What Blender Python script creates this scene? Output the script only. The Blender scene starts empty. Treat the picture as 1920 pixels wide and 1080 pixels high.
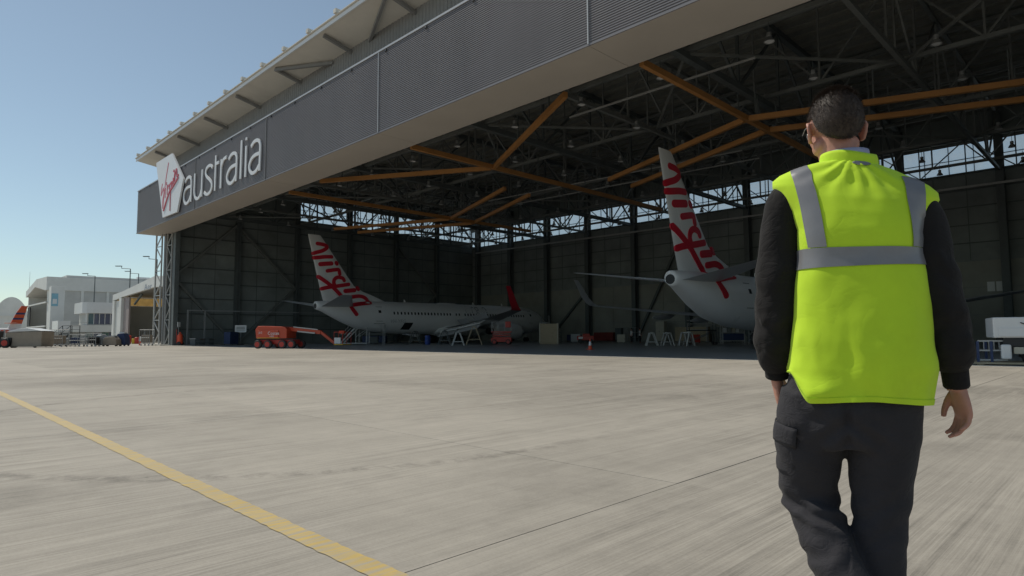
import bpy, bmesh, math, random
import numpy as np
from mathutils import Vector, Matrix, noise
R = math.radians
random.seed(7)
scene = bpy.context.scene
col = scene.collection

# ------------------------------------------------------------------ camera
YAW, PITCH, ROLL = R(45.1), R(4.25), R(0.35)
cam_h = 1.05
fw0 = Vector((-math.sin(YAW), math.cos(YAW), 0)); rt0 = Vector((math.cos(YAW), math.sin(YAW), 0))
fwd = fw0*math.cos(PITCH) + Vector((0, 0, 1))*math.sin(PITCH)
up0 = rt0.cross(fwd)
rt = rt0*math.cos(ROLL) - up0*math.sin(ROLL); up = up0*math.cos(ROLL) + rt0*math.sin(ROLL)
cd = bpy.data.cameras.new('camera'); cd.sensor_width = 36.0; cd.lens = 1178/1920*36; cd.clip_end = 6000; cd.clip_start = 0.05
cam = bpy.data.objects.new('camera', cd); col.objects.link(cam)
M = Matrix((rt, up, -fwd)).transposed().to_4x4(); M.translation = Vector((0, 0, cam_h)); cam.matrix_world = M
scene.camera = cam

# ------------------------------------------------------------------ sky, sun, exposure
SUN = Vector((-0.72, -0.195, 1.0)).normalized()            # direction towards the sun
elev = math.asin(SUN.z); azim = math.atan2(SUN.x, SUN.y)
world = bpy.data.worlds.new('World'); scene.world = world; world.use_nodes = True
wt = world.node_tree; bg = wt.nodes['Background']
sky = wt.nodes.new('ShaderNodeTexSky'); sky.sky_type = 'NISHITA'; sky.sun_disc = False
sky.sun_elevation = elev; sky.sun_rotation = azim; sky.altitude = 20; sky.air_density = 1.0; sky.dust_density = 0.2; sky.ozone_density = 1.8
tint = wt.nodes.new('ShaderNodeMix'); tint.data_type = 'RGBA'; tint.blend_type = 'MULTIPLY'; tint.inputs[0].default_value = 1.0
tint.inputs[7].default_value = (0.91, 1.0, 0.97, 1)      # the photograph's white balance, even over the whole sky
hs = wt.nodes.new('ShaderNodeHueSaturation'); hs.inputs['Saturation'].default_value = 0.74; wt.links.new(sky.outputs[0], hs.inputs['Color'])
wt.links.new(hs.outputs[0], tint.inputs[6]); wt.links.new(tint.outputs[2], bg.inputs[0]); bg.inputs[1].default_value = 0.080
sd = bpy.data.lights.new('sun', 'SUN'); sd.energy = 2.7; sd.angle = R(0.53); sd.color = (1.0, 0.945, 0.82)
sun = bpy.data.objects.new('sun', sd); col.objects.link(sun)
sun.rotation_euler = SUN.to_track_quat('Z', 'Y').to_euler(); sun.location = (0, 0, 60)
scene.view_settings.view_transform = 'Standard'; scene.view_settings.look = 'None'
scene.view_settings.exposure = 0.2; scene.view_settings.gamma = 1.0
scene.cycles.use_denoising = True
scene.cycles.max_bounces = 10; scene.cycles.diffuse_bounces = 5; scene.cycles.transparent_max_bounces = 12

# ------------------------------------------------------------------ helpers
def tag(o, label=None, cat=None, group=None, kind=None):
    if label: o['label'] = label
    if cat: o['category'] = cat
    if group: o['group'] = group
    if kind: o['kind'] = kind
    return o
def attach(o, parent):
    if parent is not None:
        o.parent = parent
        m = parent.matrix_basis.copy(); p = parent.parent
        # every holder used with world coordinates is a plain translation
        while p is not None:
            m = p.matrix_basis @ m; p = p.parent
        o.matrix_parent_inverse = m.inverted() if parent.get('_w') else Matrix()
    return o
def empty(name, loc=(0, 0, 0), rz=0.0, parent=None, world=False):
    o = bpy.data.objects.new(name, None); col.objects.link(o)
    o.empty_display_size = 0.3
    o.location = loc; o.rotation_euler = (0, 0, rz)
    if world: o['_w'] = 1
    if parent is not None:
        o.parent = parent
        if parent.get('_w'): o.matrix_parent_inverse = world_of(parent).inverted()
    return o
def world_of(o):
    m = o.matrix_basis.copy()
    if o.parent is not None: m = world_of(o.parent) @ o.matrix_parent_inverse @ m
    return m
def link(name, me, parent=None, loc=(0, 0, 0), rz=0.0, scale=None):
    o = bpy.data.objects.new(name, me); col.objects.link(o)
    o.location = loc; o.rotation_euler = (0, 0, rz)
    if scale: o.scale = scale
    if parent is not None:
        o.parent = parent
        if parent.get('_w'): o.matrix_parent_inverse = world_of(parent).inverted()
    return o
def copy_tree(o, parent=None, loc=None, rz=None):
    c = o.copy(); col.objects.link(c); c.parent = parent
    if loc is not None: c.location = loc
    if rz is not None: c.rotation_euler = (0, 0, rz)
    for ch in o.children: copy_tree(ch, c)
    return c

class MB:
    """collects vertices and faces and links them as one mesh object"""
    def __init__(s): s.v = []; s.f = []
    def add(s, v, f):
        n = len(s.v); s.v += [tuple(p) for p in v]; s.f += [tuple(i+n for i in q) for q in f]; return s
    def box(s, c, d, rz=0.0, m=None):
        x, y, z = d[0]/2, d[1]/2, d[2]/2
        P = [Vector((a*x, b*y, e*z)) for e in (-1, 1) for a, b in ((-1, -1), (1, -1), (1, 1), (-1, 1))]
        if m is not None: P = [m @ p for p in P]
        if rz: P = [Matrix.Rotation(rz, 3, 'Z') @ p for p in P]
        P = [p + Vector(c) for p in P]
        return s.add(P, [(3, 2, 1, 0), (4, 5, 6, 7), (0, 1, 5, 4), (1, 2, 6, 5), (2, 3, 7, 6), (3, 0, 4, 7)])
    def span(s, a, b):
        return s.box([(a[i]+b[i])/2 for i in range(3)], [abs(b[i]-a[i]) for i in range(3)])
    def bar(s, p, q, w, h=None):
        h = h or w; p, q = Vector(p), Vector(q); d = q-p; L = d.length
        return s.box((p+q)/2, (w, h, L), m=frame(d))
    def tube(s, pts, rad, n=8, caps=True):
        pts = [Vector(p) for p in pts]; m = len(pts)
        if not hasattr(rad, '__len__'): rad = [rad]*m
        rings = []; fr = None
        for i, p in enumerate(pts):
            d = (pts[min(i+1, m-1)]-pts[max(i-1, 0)]).normalized()
            if fr is None:
                a = d.orthogonal().normalized()
            else:
                a = (fr - d*fr.dot(d)).normalized()
            fr = a; b = d.cross(a)
            r = rad[i]; ra, rb = r if hasattr(r, '__len__') else (r, r)
            rings.append([p + a*math.cos(t)*ra + b*math.sin(t)*rb for t in (2*math.pi*k/n for k in range(n))])
        return s.loft(rings, caps)
    def loft(s, rings, caps=True, closed=True):
        n = len(rings[0]); V = [p for r in rings for p in r]; F = []
        for i in range(len(rings)-1):
            for k in range(n if closed else n-1):
                k2 = (k+1) % n
                F.append((i*n+k, i*n+k2, (i+1)*n+k2, (i+1)*n+k))
        if caps and closed:
            F.append(tuple(reversed(range(n)))); F.append(tuple((len(rings)-1)*n+k for k in range(n)))
        return s.add(V, F)
    def lathe(s, prof, n=20, axis='Z', c=(0, 0, 0), caps=True):
        rings = []
        for r, h in prof:
            ring = []
            for k in range(n):
                t = 2*math.pi*k/n; a, b = r*math.cos(t), r*math.sin(t)
                q = {'Z': (a, b, h), 'Y': (a, h, -b), 'X': (h, a, b)}[axis]
                ring.append((q[0]+c[0], q[1]+c[1], q[2]+c[2]))
            rings.append(ring)
        return s.loft(rings, caps)
    def prism(s, poly, a, b):
        """poly: list of 3D points (planar), extruded from offset vector a to b"""
        a, b = Vector(a), Vector(b); P = [Vector(p) for p in poly]; n = len(P)
        V = [p+a for p in P]+[p+b for p in P]
        F = [tuple(range(n)), tuple(reversed(range(n, 2*n)))]+[(i+n, (i+1) % n+n, (i+1) % n, i) for i in range(n)]
        return s.add(V, F)
    def mesh(s, name, mat, smooth=False, bevel=0.0, fix=True):
        me = bpy.data.meshes.new(name); me.from_pydata(s.v, [], s.f)
        if fix or bevel:
            bm = bmesh.new(); bm.from_mesh(me)
            bmesh.ops.recalc_face_normals(bm, faces=bm.faces)
            if bevel:
                bmesh.ops.bevel(bm, geom=list(bm.edges), offset=bevel, segments=2, profile=0.5, affect='EDGES', clamp_overlap=True)
            bm.to_mesh(me); bm.free()
        me.materials.append(mat)
        if smooth:
            me.polygons.foreach_set('use_smooth', [True]*len(me.polygons))
            if smooth != 'all': me.set_sharp_from_angle(angle=R(38))
        me.update(); return me
    def build(s, name, mat, parent=None, smooth=False, bevel=0.0, loc=(0, 0, 0), rz=0.0):
        return link(name, s.mesh(name, mat, smooth, bevel), parent, loc, rz)
def frame(d):
    d = Vector(d).normalized(); ref = Vector((0, 0, 1)) if abs(d.z) < 0.95 else Vector((1, 0, 0))
    x = ref.cross(d).normalized(); y = d.cross(x)
    return Matrix((x, y, d)).transposed()
_unit = {}
def unit(mat):
    if mat.name not in _unit:
        _unit[mat.name] = MB().box((0, 0, 0), (1, 1, 1)).mesh('bar_'+mat.name, mat)
    return _unit[mat.name]
def bar(name, p, q, w, h, mat, parent):
    """a straight steel member as an object of its own; all share one unit mesh"""
    p, q = Vector(p), Vector(q); d = q-p
    o = bpy.data.objects.new(name, unit(mat)); col.objects.link(o)
    m = frame(d).to_4x4(); m.translation = (p+q)/2
    o.matrix_basis = m @ Matrix.Diagonal((w, h, d.length, 1))
    if parent is not None:
        o.parent = parent
        if parent.get('_w'): o.matrix_parent_inverse = world_of(parent).inverted()
    return o
def block(name, a, b, mat, parent):
    o = bpy.data.objects.new(name, unit(mat)); col.objects.link(o)
    o.location = [(a[i]+b[i])/2 for i in range(3)]; o.scale = [abs(b[i]-a[i]) for i in range(3)]
    if parent is not None:
        o.parent = parent
        if parent.get('_w'): o.matrix_parent_inverse = world_of(parent).inverted()
    return o
def spline(pts, n=6):
    P = [Vector(p) for p in pts]
    if len(P) < 3: 
        return [P[0].lerp(P[-1], k/4) for k in range(5)]
    P = [2*P[0]-P[1]]+P+[2*P[-1]-P[-2]]; out = []
    for i in range(1, len(P)-2):
        a, b, c, d = P[i-1], P[i], P[i+1], P[i+2]
        for k in range(n):
            t = k/n
            out.append(0.5*((2*b)+(c-a)*t+(2*a-5*b+4*c-d)*t*t+(3*b-a-3*c+d)*t**3))
    out.append(P[-2]); return out
def ribbon(pts, w, fn, base, th, round_end=True):
    """flat stroke of width w along 2D points; fn(u, v, h) gives the 3D point at height h over the surface"""
    P = spline([(a, b, 0) for a, b in pts]); n = len(P); L = []; Rr = []
    ws = []
    if round_end:
        d0 = (P[1]-P[0]).normalized(); d1 = (P[-1]-P[-2]).normalized()
        head = [(P[0]-d0*w*0.5*math.cos(a), math.sin(a)) for a in (R(8), R(35), R(62))]
        tail = [(P[-1]+d1*w*0.5*math.cos(a), math.sin(a)) for a in (R(62), R(35), R(8))]
        seq = head+[(p, 1.0) for p in P]+tail
    else: seq = [(p, 1.0) for p in P]
    Q = [p for p, _ in seq]; m = len(Q)
    mb = MB(); V = []
    for i, (p, k) in enumerate(seq):
        d = (Q[min(i+1, m-1)]-Q[max(i-1, 0)])
        d = d.normalized() if d.length > 1e-9 else Vector((1, 0, 0))
        nn = Vector((-d.y, d.x, 0))*w*0.5*k
        a, b = p+nn, p-nn; h = base+th+0.004*i/m
        V += [fn(a.x, a.y, h), fn(b.x, b.y, h), fn(b.x, b.y, base), fn(a.x, a.y, base)]
    F = []
    for i in range(m-1):
        for j in range(4): F.append((4*i+j, 4*i+(j+1) % 4, 4*i+4+(j+1) % 4, 4*i+4+j))
    F += [(3, 2, 1, 0), tuple(4*(m-1)+j for j in range(4))]
    return mb.add(V, F)
def text_mesh(s, size, mat, fn, name='lettering', depth=0.01):
    """flat lettering; fn(u, v, h) maps it onto a surface"""
    cu = bpy.data.curves.new('t', 'FONT'); cu.body = s; cu.size = size; cu.resolution_u = 3; cu.fill_mode = 'FRONT'
    o = bpy.data.objects.new('t', cu); col.objects.link(o)
    dg = bpy.context.evaluated_depsgraph_get(); me = bpy.data.meshes.new_from_object(o.evaluated_get(dg))
    bpy.data.objects.remove(o); bpy.data.curves.remove(cu)
    for v in me.vertices: v.co = fn(v.co.x, v.co.y, depth)
    me.materials.clear(); me.materials.append(mat); me.name = name; return me
def realise(mb, mods):
    me = bpy.data.meshes.new('tmp'); me.from_pydata(mb.v, [], mb.f)
    bm = bmesh.new(); bm.from_mesh(me); bmesh.ops.recalc_face_normals(bm, faces=bm.faces); bm.to_mesh(me); bm.free()
    o = bpy.data.objects.new('tmp', me); col.objects.link(o)
    for typ, kw in mods:
        m = o.modifiers.new('m', typ)
        for k, v in kw.items(): setattr(m, k, v)
    dg = bpy.context.evaluated_depsgraph_get(); out = bpy.data.meshes.new_from_object(o.evaluated_get(dg))
    bpy.data.objects.remove(o); bpy.data.meshes.remove(me); return out

# ------------------------------------------------------------------ materials
def mat(name, c, rough=0.6, metal=0.0, var=0.12, vscale=1.2, bump=0.0, bscale=30.0, spec=0.5, st=(1, 1, 1), grime=0.0, gscale=0.35, bd=0.01):
    m = bpy.data.materials.new(name); m.use_nodes = True; t = m.node_tree; b = t.nodes['Principled BSDF']
    b.inputs['Roughness'].default_value = rough; b.inputs['Metallic'].default_value = metal
    b.inputs['Specular IOR Level'].default_value = spec
    g = t.nodes.new('ShaderNodeNewGeometry'); mp = t.nodes.new('ShaderNodeMapping'); mp.inputs['Scale'].default_value = st
    t.links.new(g.outputs['Position'], mp.inputs['Vector'])
    n = t.nodes.new('ShaderNodeTexNoise'); n.inputs['Scale'].default_value = vscale; n.inputs['Detail'].default_value = 6; n.inputs['Roughness'].default_value = 0.65
    t.links.new(mp.outputs[0], n.inputs['Vector'])
    rp = t.nodes.new('ShaderNodeValToRGB'); rp.color_ramp.elements[0].position = 0.3; rp.color_ramp.elements[1].position = 0.7
    rp.color_ramp.elements[0].color = (*[x*(1-var) for x in c], 1); rp.color_ramp.elements[1].color = (*[min(1, x*(1+var)) for x in c], 1)
    t.links.new(n.outputs[0], rp.inputs[0]); last = rp.outputs[0]
    if grime:
        n2 = t.nodes.new('ShaderNodeTexNoise'); n2.inputs['Scale'].default_value = gscale; n2.inputs['Detail'].default_value = 8
        t.links.new(g.outputs['Position'], n2.inputs['Vector'])
        r2 = t.nodes.new('ShaderNodeMapRange'); r2.inputs[1].default_value = 0.48; r2.inputs[2].default_value = 0.72; r2.inputs[4].default_value = grime
        t.links.new(n2.outputs[0], r2.inputs[0])
        mx = t.nodes.new('ShaderNodeMix'); mx.data_type = 'RGBA'; mx.inputs[7].default_value = (c[0]*0.45, c[1]*0.42, c[2]*0.38, 1)
        t.links.new(r2.outputs[0], mx.inputs[0]); t.links.new(last, mx.inputs[6]); last = mx.outputs[2]
    t.links.new(last, b.inputs['Base Color'])
    rr = t.nodes.new('ShaderNodeMapRange'); rr.inputs[3].default_value = max(0.02, rough-0.08); rr.inputs[4].default_value = min(1, rough+0.08)
    t.links.new(n.outputs[0], rr.inputs[0]); t.links.new(rr.outputs[0], b.inputs['Roughness'])
    if bump:
        nb = t.nodes.new('ShaderNodeTexNoise'); nb.inputs['Scale'].default_value = bscale; nb.inputs['Detail'].default_value = 4
        t.links.new(mp.outputs[0], nb.inputs['Vector'])
        bp = t.nodes.new('ShaderNodeBump'); bp.inputs['Strength'].default_value = bump; bp.inputs['Distance'].default_value = bd
        t.links.new(nb.outputs[0], bp.inputs['Height']); t.links.new(bp.outputs[0], b.inputs['Normal'])
    return m
def glass(name, tint, k=0.25, rough=0.05, haze=0.0):
    m = bpy.data.materials.new(name); m.use_nodes = True; t = m.node_tree; t.nodes.clear()
    o = t.nodes.new('ShaderNodeOutputMaterial'); mx = t.nodes.new('ShaderNodeMixShader'); mx.inputs[0].default_value = k
    tr = t.nodes.new('ShaderNodeBsdfTransparent'); tr.inputs[0].default_value = (*tint, 1)
    gl = t.nodes.new('ShaderNodeBsdfPrincipled'); gl.inputs['Roughness'].default_value = rough
    gl.inputs['Base Color'].default_value = (*[x*0.9 for x in tint], 1); gl.inputs['Transmission Weight'].default_value = haze
    n = t.nodes.new('ShaderNodeTexNoise'); n.inputs['Scale'].default_value = 0.7; g = t.nodes.new('ShaderNodeNewGeometry'); t.links.new(g.outputs['Position'], n.inputs['Vector'])
    r = t.nodes.new('ShaderNodeMapRange'); r.inputs[3].default_value = k*0.6; r.inputs[4].default_value = k*1.5; t.links.new(n.outputs[0], r.inputs[0]); t.links.new(r.outputs[0], mx.inputs[0])
    t.links.new(tr.outputs[0], mx.inputs[1]); t.links.new(gl.outputs[0], mx.inputs[2]); t.links.new(mx.outputs[0], o.inputs[0]); return m

def sheeting(name, tint):
    """weathered translucent glazing: part clear, part scattering"""
    m = bpy.data.materials.new(name); m.use_nodes = True; t = m.node_tree; t.nodes.clear()
    o = t.nodes.new('ShaderNodeOutputMaterial'); mx = t.nodes.new('ShaderNodeMixShader')
    tr = t.nodes.new('ShaderNodeBsdfTransparent'); tr.inputs[0].default_value = (*tint, 1); tl = t.nodes.new('ShaderNodeBsdfTranslucent'); tl.inputs[0].default_value = (*tint, 1)
    n = t.nodes.new('ShaderNodeTexNoise'); n.inputs['Scale'].default_value = 0.9; g = t.nodes.new('ShaderNodeNewGeometry'); t.links.new(g.outputs['Position'], n.inputs['Vector'])
    r = t.nodes.new('ShaderNodeMapRange'); r.inputs[3].default_value = 0.15; r.inputs[4].default_value = 0.55; t.links.new(n.outputs[0], r.inputs[0]); t.links.new(r.outputs[0], mx.inputs[0])
    t.links.new(tr.outputs[0], mx.inputs[1]); t.links.new(tl.outputs[0], mx.inputs[2]); t.links.new(mx.outputs[0], o.inputs[0]); return m

def concrete_apron():
    m = bpy.data.materials.new('apron_concrete'); m.use_nodes = True; t = m.node_tree; b = t.nodes['Principled BSDF']; N = t.nodes.new; K = t.links.new
    g = N('ShaderNodeNewGeometry')
    def noi(scale, st, det=5, rgh=0.6, off=(0, 0, 0)):
        mp = N('ShaderNodeMapping'); mp.inputs['Scale'].default_value = st; mp.inputs['Location'].default_value = off; K(g.outputs['Position'], mp.inputs[0])
        n = N('ShaderNodeTexNoise'); n.inputs['Scale'].default_value = scale; n.inputs['Detail'].default_value = det; n.inputs['Roughness'].default_value = rgh
        K(mp.outputs[0], n.inputs[0]); return n.outputs[0]
    def rng(x, a, b_, c, d):
        r = N('ShaderNodeMapRange'); r.inputs[1].default_value = a; r.inputs[2].default_value = b_; r.inputs[3].default_value = c; r.inputs[4].default_value = d; K(x, r.inputs[0]); return r.outputs[0]
    def mth(op, x, y):
        q = N('ShaderNodeMath'); q.operation = op
        for i, z in enumerate((x, y)):
            if isinstance(z, (int, float)): q.inputs[i].default_value = z
            else: K(z, q.inputs[i])
        return q.outputs[0]
    broom = noi(1.0, (70, 0.6, 1), 4, 0.75)          # fine broomed lines running into the hangar
    streak = noi(1.0, (11, 0.30, 1), 7, 0.75, (3, 9, 0))
    band = noi(1.0, (2.1, 0.11, 1), 4, 0.6, (13, 2, 0))
    blot = noi(0.16, (1, 1, 1), 7, 0.6)
    fine = noi(60, (1, 1, 1), 3, 0.7)
    gate = rng(noi(0.55, (1, 0.5, 1), 3, 0.5, (5, 1, 0)), 0.35, 0.65, 0.25, 1.0)   # brooming stronger in patches
    v = mth('ADD', mth('MULTIPLY', rng(broom, 0.38, 0.64, 0.10, -0.21), gate), mth('MULTIPLY', rng(streak, 0.40, 0.62, 0.08, -0.15), gate))
    v = mth('ADD', v, rng(band, 0.35, 0.65, 0.045, -0.045)); v = mth('ADD', v, rng(blot, 0.35, 0.65, -0.17, 0.10)); v = mth('ADD', v, rng(fine, 0.3, 0.7, -0.06, 0.06)); v = mth('ADD', v, rng(noi(3.2, (1, 1, 1), 8, 0.75, (7, 3, 0)), 0.3, 0.7, -0.07, 0.07)); v = mth('SUBTRACT', v, rng(noi(0.75, (1, 0.6, 1), 9, 0.7, (21, 8, 0)), 0.54, 0.70, 0.0, 0.19))
    oi = N('ShaderNodeObjectInfo'); v = mth('ADD', v, rng(oi.outputs['Random'], 0, 1, -0.07, 0.05))
    # an old curved tyre scuff: a ring segment in ground coordinates, broken up by noise
    sx = N('ShaderNodeSeparateXYZ'); K(g.outputs['Position'], sx.inputs[0])
    def scuff(cx, cy, rad, w, s):
        dx = mth('SUBTRACT', sx.outputs[0], cx); dy = mth('SUBTRACT', sx.outputs[1], cy)
        dd = mth('SQRT', mth('ADD', mth('MULTIPLY', dx, dx), mth('MULTIPLY', dy, dy)), 0)
        e = mth('ABSOLUTE', mth('SUBTRACT', dd, rad), 0)
        return mth('MULTIPLY', mth('MULTIPLY', rng(e, w*0.3, w, 1, 0), rng(noi(6.0, (1, 1, 1), 5, 0.7, (2, 4, 0)), 0.42, 0.62, 0, 1)), s)
    sc = mth('MULTIPLY', scuff(-8.57, 4.6, 4.56, 0.15, 0.30), rng(sx.outputs[1], 4.0, 5.6, 1.0, 0.25))
    v = mth('SUBTRACT', v, sc)
    # dark hairline cracks and small oil spots
    vo = N('ShaderNodeTexVoronoi'); vo.inputs['Scale'].default_value = 1.7; K(g.outputs['Position'], vo.inputs['Vector'])
    v = mth('SUBTRACT', v, rng(vo.outputs['Distance'], 0.012, 0.03, 0.28, 0.0))
    k = mth('ADD', v, 1.0)
    mx = N('ShaderNodeMix'); mx.data_type = 'RGBA'; mx.blend_type = 'MULTIPLY'; mx.inputs[0].default_value = 1.0
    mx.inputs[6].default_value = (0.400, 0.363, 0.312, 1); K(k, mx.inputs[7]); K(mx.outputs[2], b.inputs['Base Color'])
    b.inputs['Roughness'].default_value = 0.82; b.inputs['Specular IOR Level'].default_value = 0.3
    bp = N('ShaderNodeBump'); bp.inputs['Strength'].default_value = 0.35; bp.inputs['Distance'].default_value = 0.004
    K(mth('ADD', mth('MULTIPLY', broom, gate), mth('MULTIPLY', fine, 0.4)), bp.inputs['Height']); K(bp.outputs[0], b.inputs['Normal'])
    return m
def worn_paint(name, c, under, wear=0.5):
    m = mat(name, c, 0.7, var=0.1, vscale=4); t = m.node_tree; b = t.nodes['Principled BSDF']; src = b.inputs['Base Color'].links[0].from_socket
    g = t.nodes.new('ShaderNodeNewGeometry'); mp = t.nodes.new('ShaderNodeMapping'); mp.inputs['Scale'].default_value = (26, 2.5, 1); t.links.new(g.outputs['Position'], mp.inputs[0])
    n = t.nodes.new('ShaderNodeTexNoise'); n.inputs['Scale'].default_value = 1.0; n.inputs['Detail'].default_value = 6; t.links.new(mp.outputs[0], n.inputs[0])
    r = t.nodes.new('ShaderNodeMapRange'); r.inputs[1].default_value = 0.40; r.inputs[2].default_value = 0.62; r.inputs[4].default_value = wear; t.links.new(n.outputs[0], r.inputs[0])
    mx = t.nodes.new('ShaderNodeMix'); mx.data_type = 'RGBA'; mx.inputs[7].default_value = (*under, 1)
    t.links.new(r.outputs[0], mx.inputs[0]); t.links.new(src, mx.inputs[6]); t.links.new(mx.outputs[2], b.inputs['Base Color']); return m

m_apron = concrete_apron()
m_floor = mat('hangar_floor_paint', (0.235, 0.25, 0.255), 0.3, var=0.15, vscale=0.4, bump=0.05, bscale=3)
m_sill = mat('pale_sill_concrete', (0.62, 0.60, 0.54), 0.7, var=0.1, vscale=2)
m_joint = mat('joint_sealant', (0.10, 0.095, 0.085), 0.9)
m_ground = mat('distant_concrete', (0.36, 0.335, 0.29), 0.85, var=0.1, vscale=0.08)
m_yellow = worn_paint('worn_yellow_paint', (0.56, 0.395, 0.12), (0.40, 0.355, 0.28), 0.9)
m_fascia = mat('grey_fascia_metal', (0.200, 0.190, 0.203), 0.5, 0.0, var=0.07, vscale=0.5, st=(1, 1, .15), grime=0.10, gscale=0.5)
m_trim = mat('pale_trim_metal', (0.48, 0.48, 0.49), 0.45, 0.2, var=0.05)
m_soffit = mat('soffit_panel', (0.50, 0.455, 0.405), 0.6, var=0.05, vscale=0.3)
m_canopy = mat('canopy_metal', (0.68, 0.64, 0.57), 0.6, var=0.06, vscale=0.4, grime=0.15)
m_wallgrey = mat('grey_wall_sheet', (0.24, 0.235, 0.23), 0.6, var=0.08)
m_clad = mat('dark_wall_sheet', (0.235, 0.26, 0.25), 0.65, var=0.22, vscale=0.25, grime=0.3)
m_clad_low = mat('dun_wall_panel', (0.31, 0.31, 0.27), 0.65, var=0.15, vscale=0.3, grime=0.3)
m_steel = mat('dark_steel', (0.11, 0.125, 0.125), 0.6, 0.0, var=0.15)
m_truss = mat('grey_truss_steel', (0.20, 0.21, 0.20), 0.55, 0.1, var=0.15)
m_lat = mat('pale_lattice_steel', (0.46, 0.46, 0.45), 0.5, 0.2, var=0.1, vscale=3)
m_deck = mat('roof_deck', (0.29, 0.285, 0.25), 0.7, var=0.15)
m_orange = mat('orange_crane_paint', (0.50, 0.235, 0.075), 0.5, var=0.12, vscale=0.8, grime=0.3)
m_pane = sheeting('clerestory_sheeting', (0.93, 0.96, 0.98))
m_white = mat('white_paint', (0.74, 0.74, 0.73), 0.4, var=0.04, vscale=0.8)
m_letter = mat('white_letter', (0.78, 0.78, 0.79), 0.45, var=0.03)
m_red = mat('red_lettering', (0.60, 0.018, 0.04), 0.4, var=0.06)
m_redp = mat('rose_lettering', (0.55, 0.09, 0.12), 0.45, var=0.06)
m_air = mat('aircraft_white', (0.86, 0.86, 0.85), 0.3, var=0.03, vscale=0.6, spec=0.5)
m_airgrey = mat('aircraft_grey', (0.46, 0.47, 0.48), 0.38, 0.1, var=0.06)
m_dark = mat('black_rubber', (0.02, 0.02, 0.021), 0.6, var=0.2)
m_void = mat('dark_opening', (0.012, 0.014, 0.016), 0.6, var=0.1)
m_blkmetal = mat('black_metal', (0.03, 0.03, 0.032), 0.5, 0.2)
m_metal = mat('bare_metal', (0.42, 0.42, 0.42), 0.35, 0.7, var=0.1, vscale=4)
m_galv = mat('galvanised_steel', (0.36, 0.37, 0.37), 0.5, 0.4, var=0.12, vscale=5)
m_lift = mat('orange_lift_paint', (0.56, 0.075, 0.03), 0.38, var=0.08, vscale=2, grime=0.2)
m_redpaint = mat('red_machine_paint', (0.50, 0.045, 0.03), 0.42, var=0.1)
m_blue = mat('blue_plastic', (0.03, 0.07, 0.30), 0.45)
m_bluec = mat('blue_tarp', (0.035, 0.055, 0.13), 0.7, var=0.15, vscale=3, bump=0.3, bscale=6)
m_wood = mat('plywood', (0.44, 0.36, 0.24), 0.7, var=0.15, vscale=3, st=(1, 1, 6))
m_cream = mat('cream_paint', (0.50, 0.47, 0.38), 0.55, var=0.06)
m_yel = mat('safety_yellow', (0.70, 0.45, 0.03), 0.5)
m_cone = mat('cone_orange', (0.75, 0.09, 0.03), 0.5)
m_refl = mat('reflective_white', (0.75, 0.75, 0.75), 0.35)
m_clear = glass('clear_glass', (0.35, 0.5, 0.55), 0.35, 0.06)
m_off = mat('offwhite_cladding', (0.74, 0.735, 0.70), 0.6, var=0.06, vscale=0.3, grime=0.12)
m_offb = mat('pale_grey_cladding', (0.54, 0.535, 0.51), 0.6, var=0.08, vscale=0.3, grime=0.2)
m_bluegl = mat('blue_glazing', (0.03, 0.05, 0.12), 0.12, var=0.25, vscale=0.6, spec=0.8)
m_greengl = mat('green_glazing', (0.04, 0.13, 0.11), 0.15, var=0.2, vscale=0.6, spec=0.7)
m_tan = mat('tan_tarp', (0.34, 0.285, 0.225), 0.75, var=0.1, vscale=1.5, bump=0.2, bscale=4)
m_lemon = sheeting('translucent_yellow_sheet', (0.62, 0.49, 0.29))

# ================================================================== ground
g = MB(); g.add([(-3000, -3000, -0.03), (3000, -3000, -0.03), (3000, 3000, -0.03), (-3000, 3000, -0.03)], [(0, 1, 2, 3)])
tag(g.build('ground', m_ground), kind='structure')
apron = tag(empty('apron', (-2.38, 4.0, 0), world=True), kind='structure')
bed = MB(); bed.span((-140.3, -14.6, -0.022), (9.7, 24.0, -0.02)); bed.build('joint_bed', m_joint, apron)
SX, SY, GAP = 6.0, 3.7, 0.0025
slab_me = MB().box((0, 0, -0.1), (SX-GAP, SY-GAP, 0.2)).mesh('slab', m_apron, bevel=0.0015)
last_me = MB().box((0, 0, -0.1), (SX-GAP, 1.48, 0.2)).mesh('slab_edge', m_apron, bevel=0.0015)
for i in range(-23, 2):
    for j in range(-5, 6):
        cx, cy = -2.38+SX*i+SX/2, 4.0+SY*j-SY/2
        if cy > 24: continue
        # leave out slabs far outside the view (behind the camera)
        d = Vector((cx, cy, 0)); dep = d.dot(fw0); lat = d.dot(rt0)
        if dep < -5 or abs(lat) > dep*0.9+9: continue
        link('slab', slab_me, apron, (cx+(0.008 if i >= 0 else 0), cy, random.uniform(-0.001, 0.001)))
for i in range(-23, 2): link('slab', last_me, apron, (-2.38+SX*i+SX/2, 22.5+0.745, 0.0))
sill = MB(); sill.span((-92, 24.0, -0.1), (16.5, 24.34, 0.006))
tag(sill.build('door_sill', m_sill), kind='structure')
yl = MB(); rows_ = []; xk = -140.0; rj = random.Random(11)
while xk < 9:                                     # ragged paint edges near the camera
    fine_ = xk > -22; j_ = 0.006 if fine_ else 0.0
    rows_.append([(xk, 1.548+rj.uniform(-j_, j_), 0.0028), (xk, 1.676+rj.uniform(-j_, j_), 0.0028)]); xk += 0.06 if fine_ else 4.0
yl.loft(rows_, caps=False, closed=False)
tag(yl.build('painted_line', m_yellow), kind='structure')
fl = MB(); fl.span((-86.0, 24.36, -0.1), (16.4, 75.6, 0.0)); tag(fl.build('hangar_floor', m_floor), kind='structure')

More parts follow.
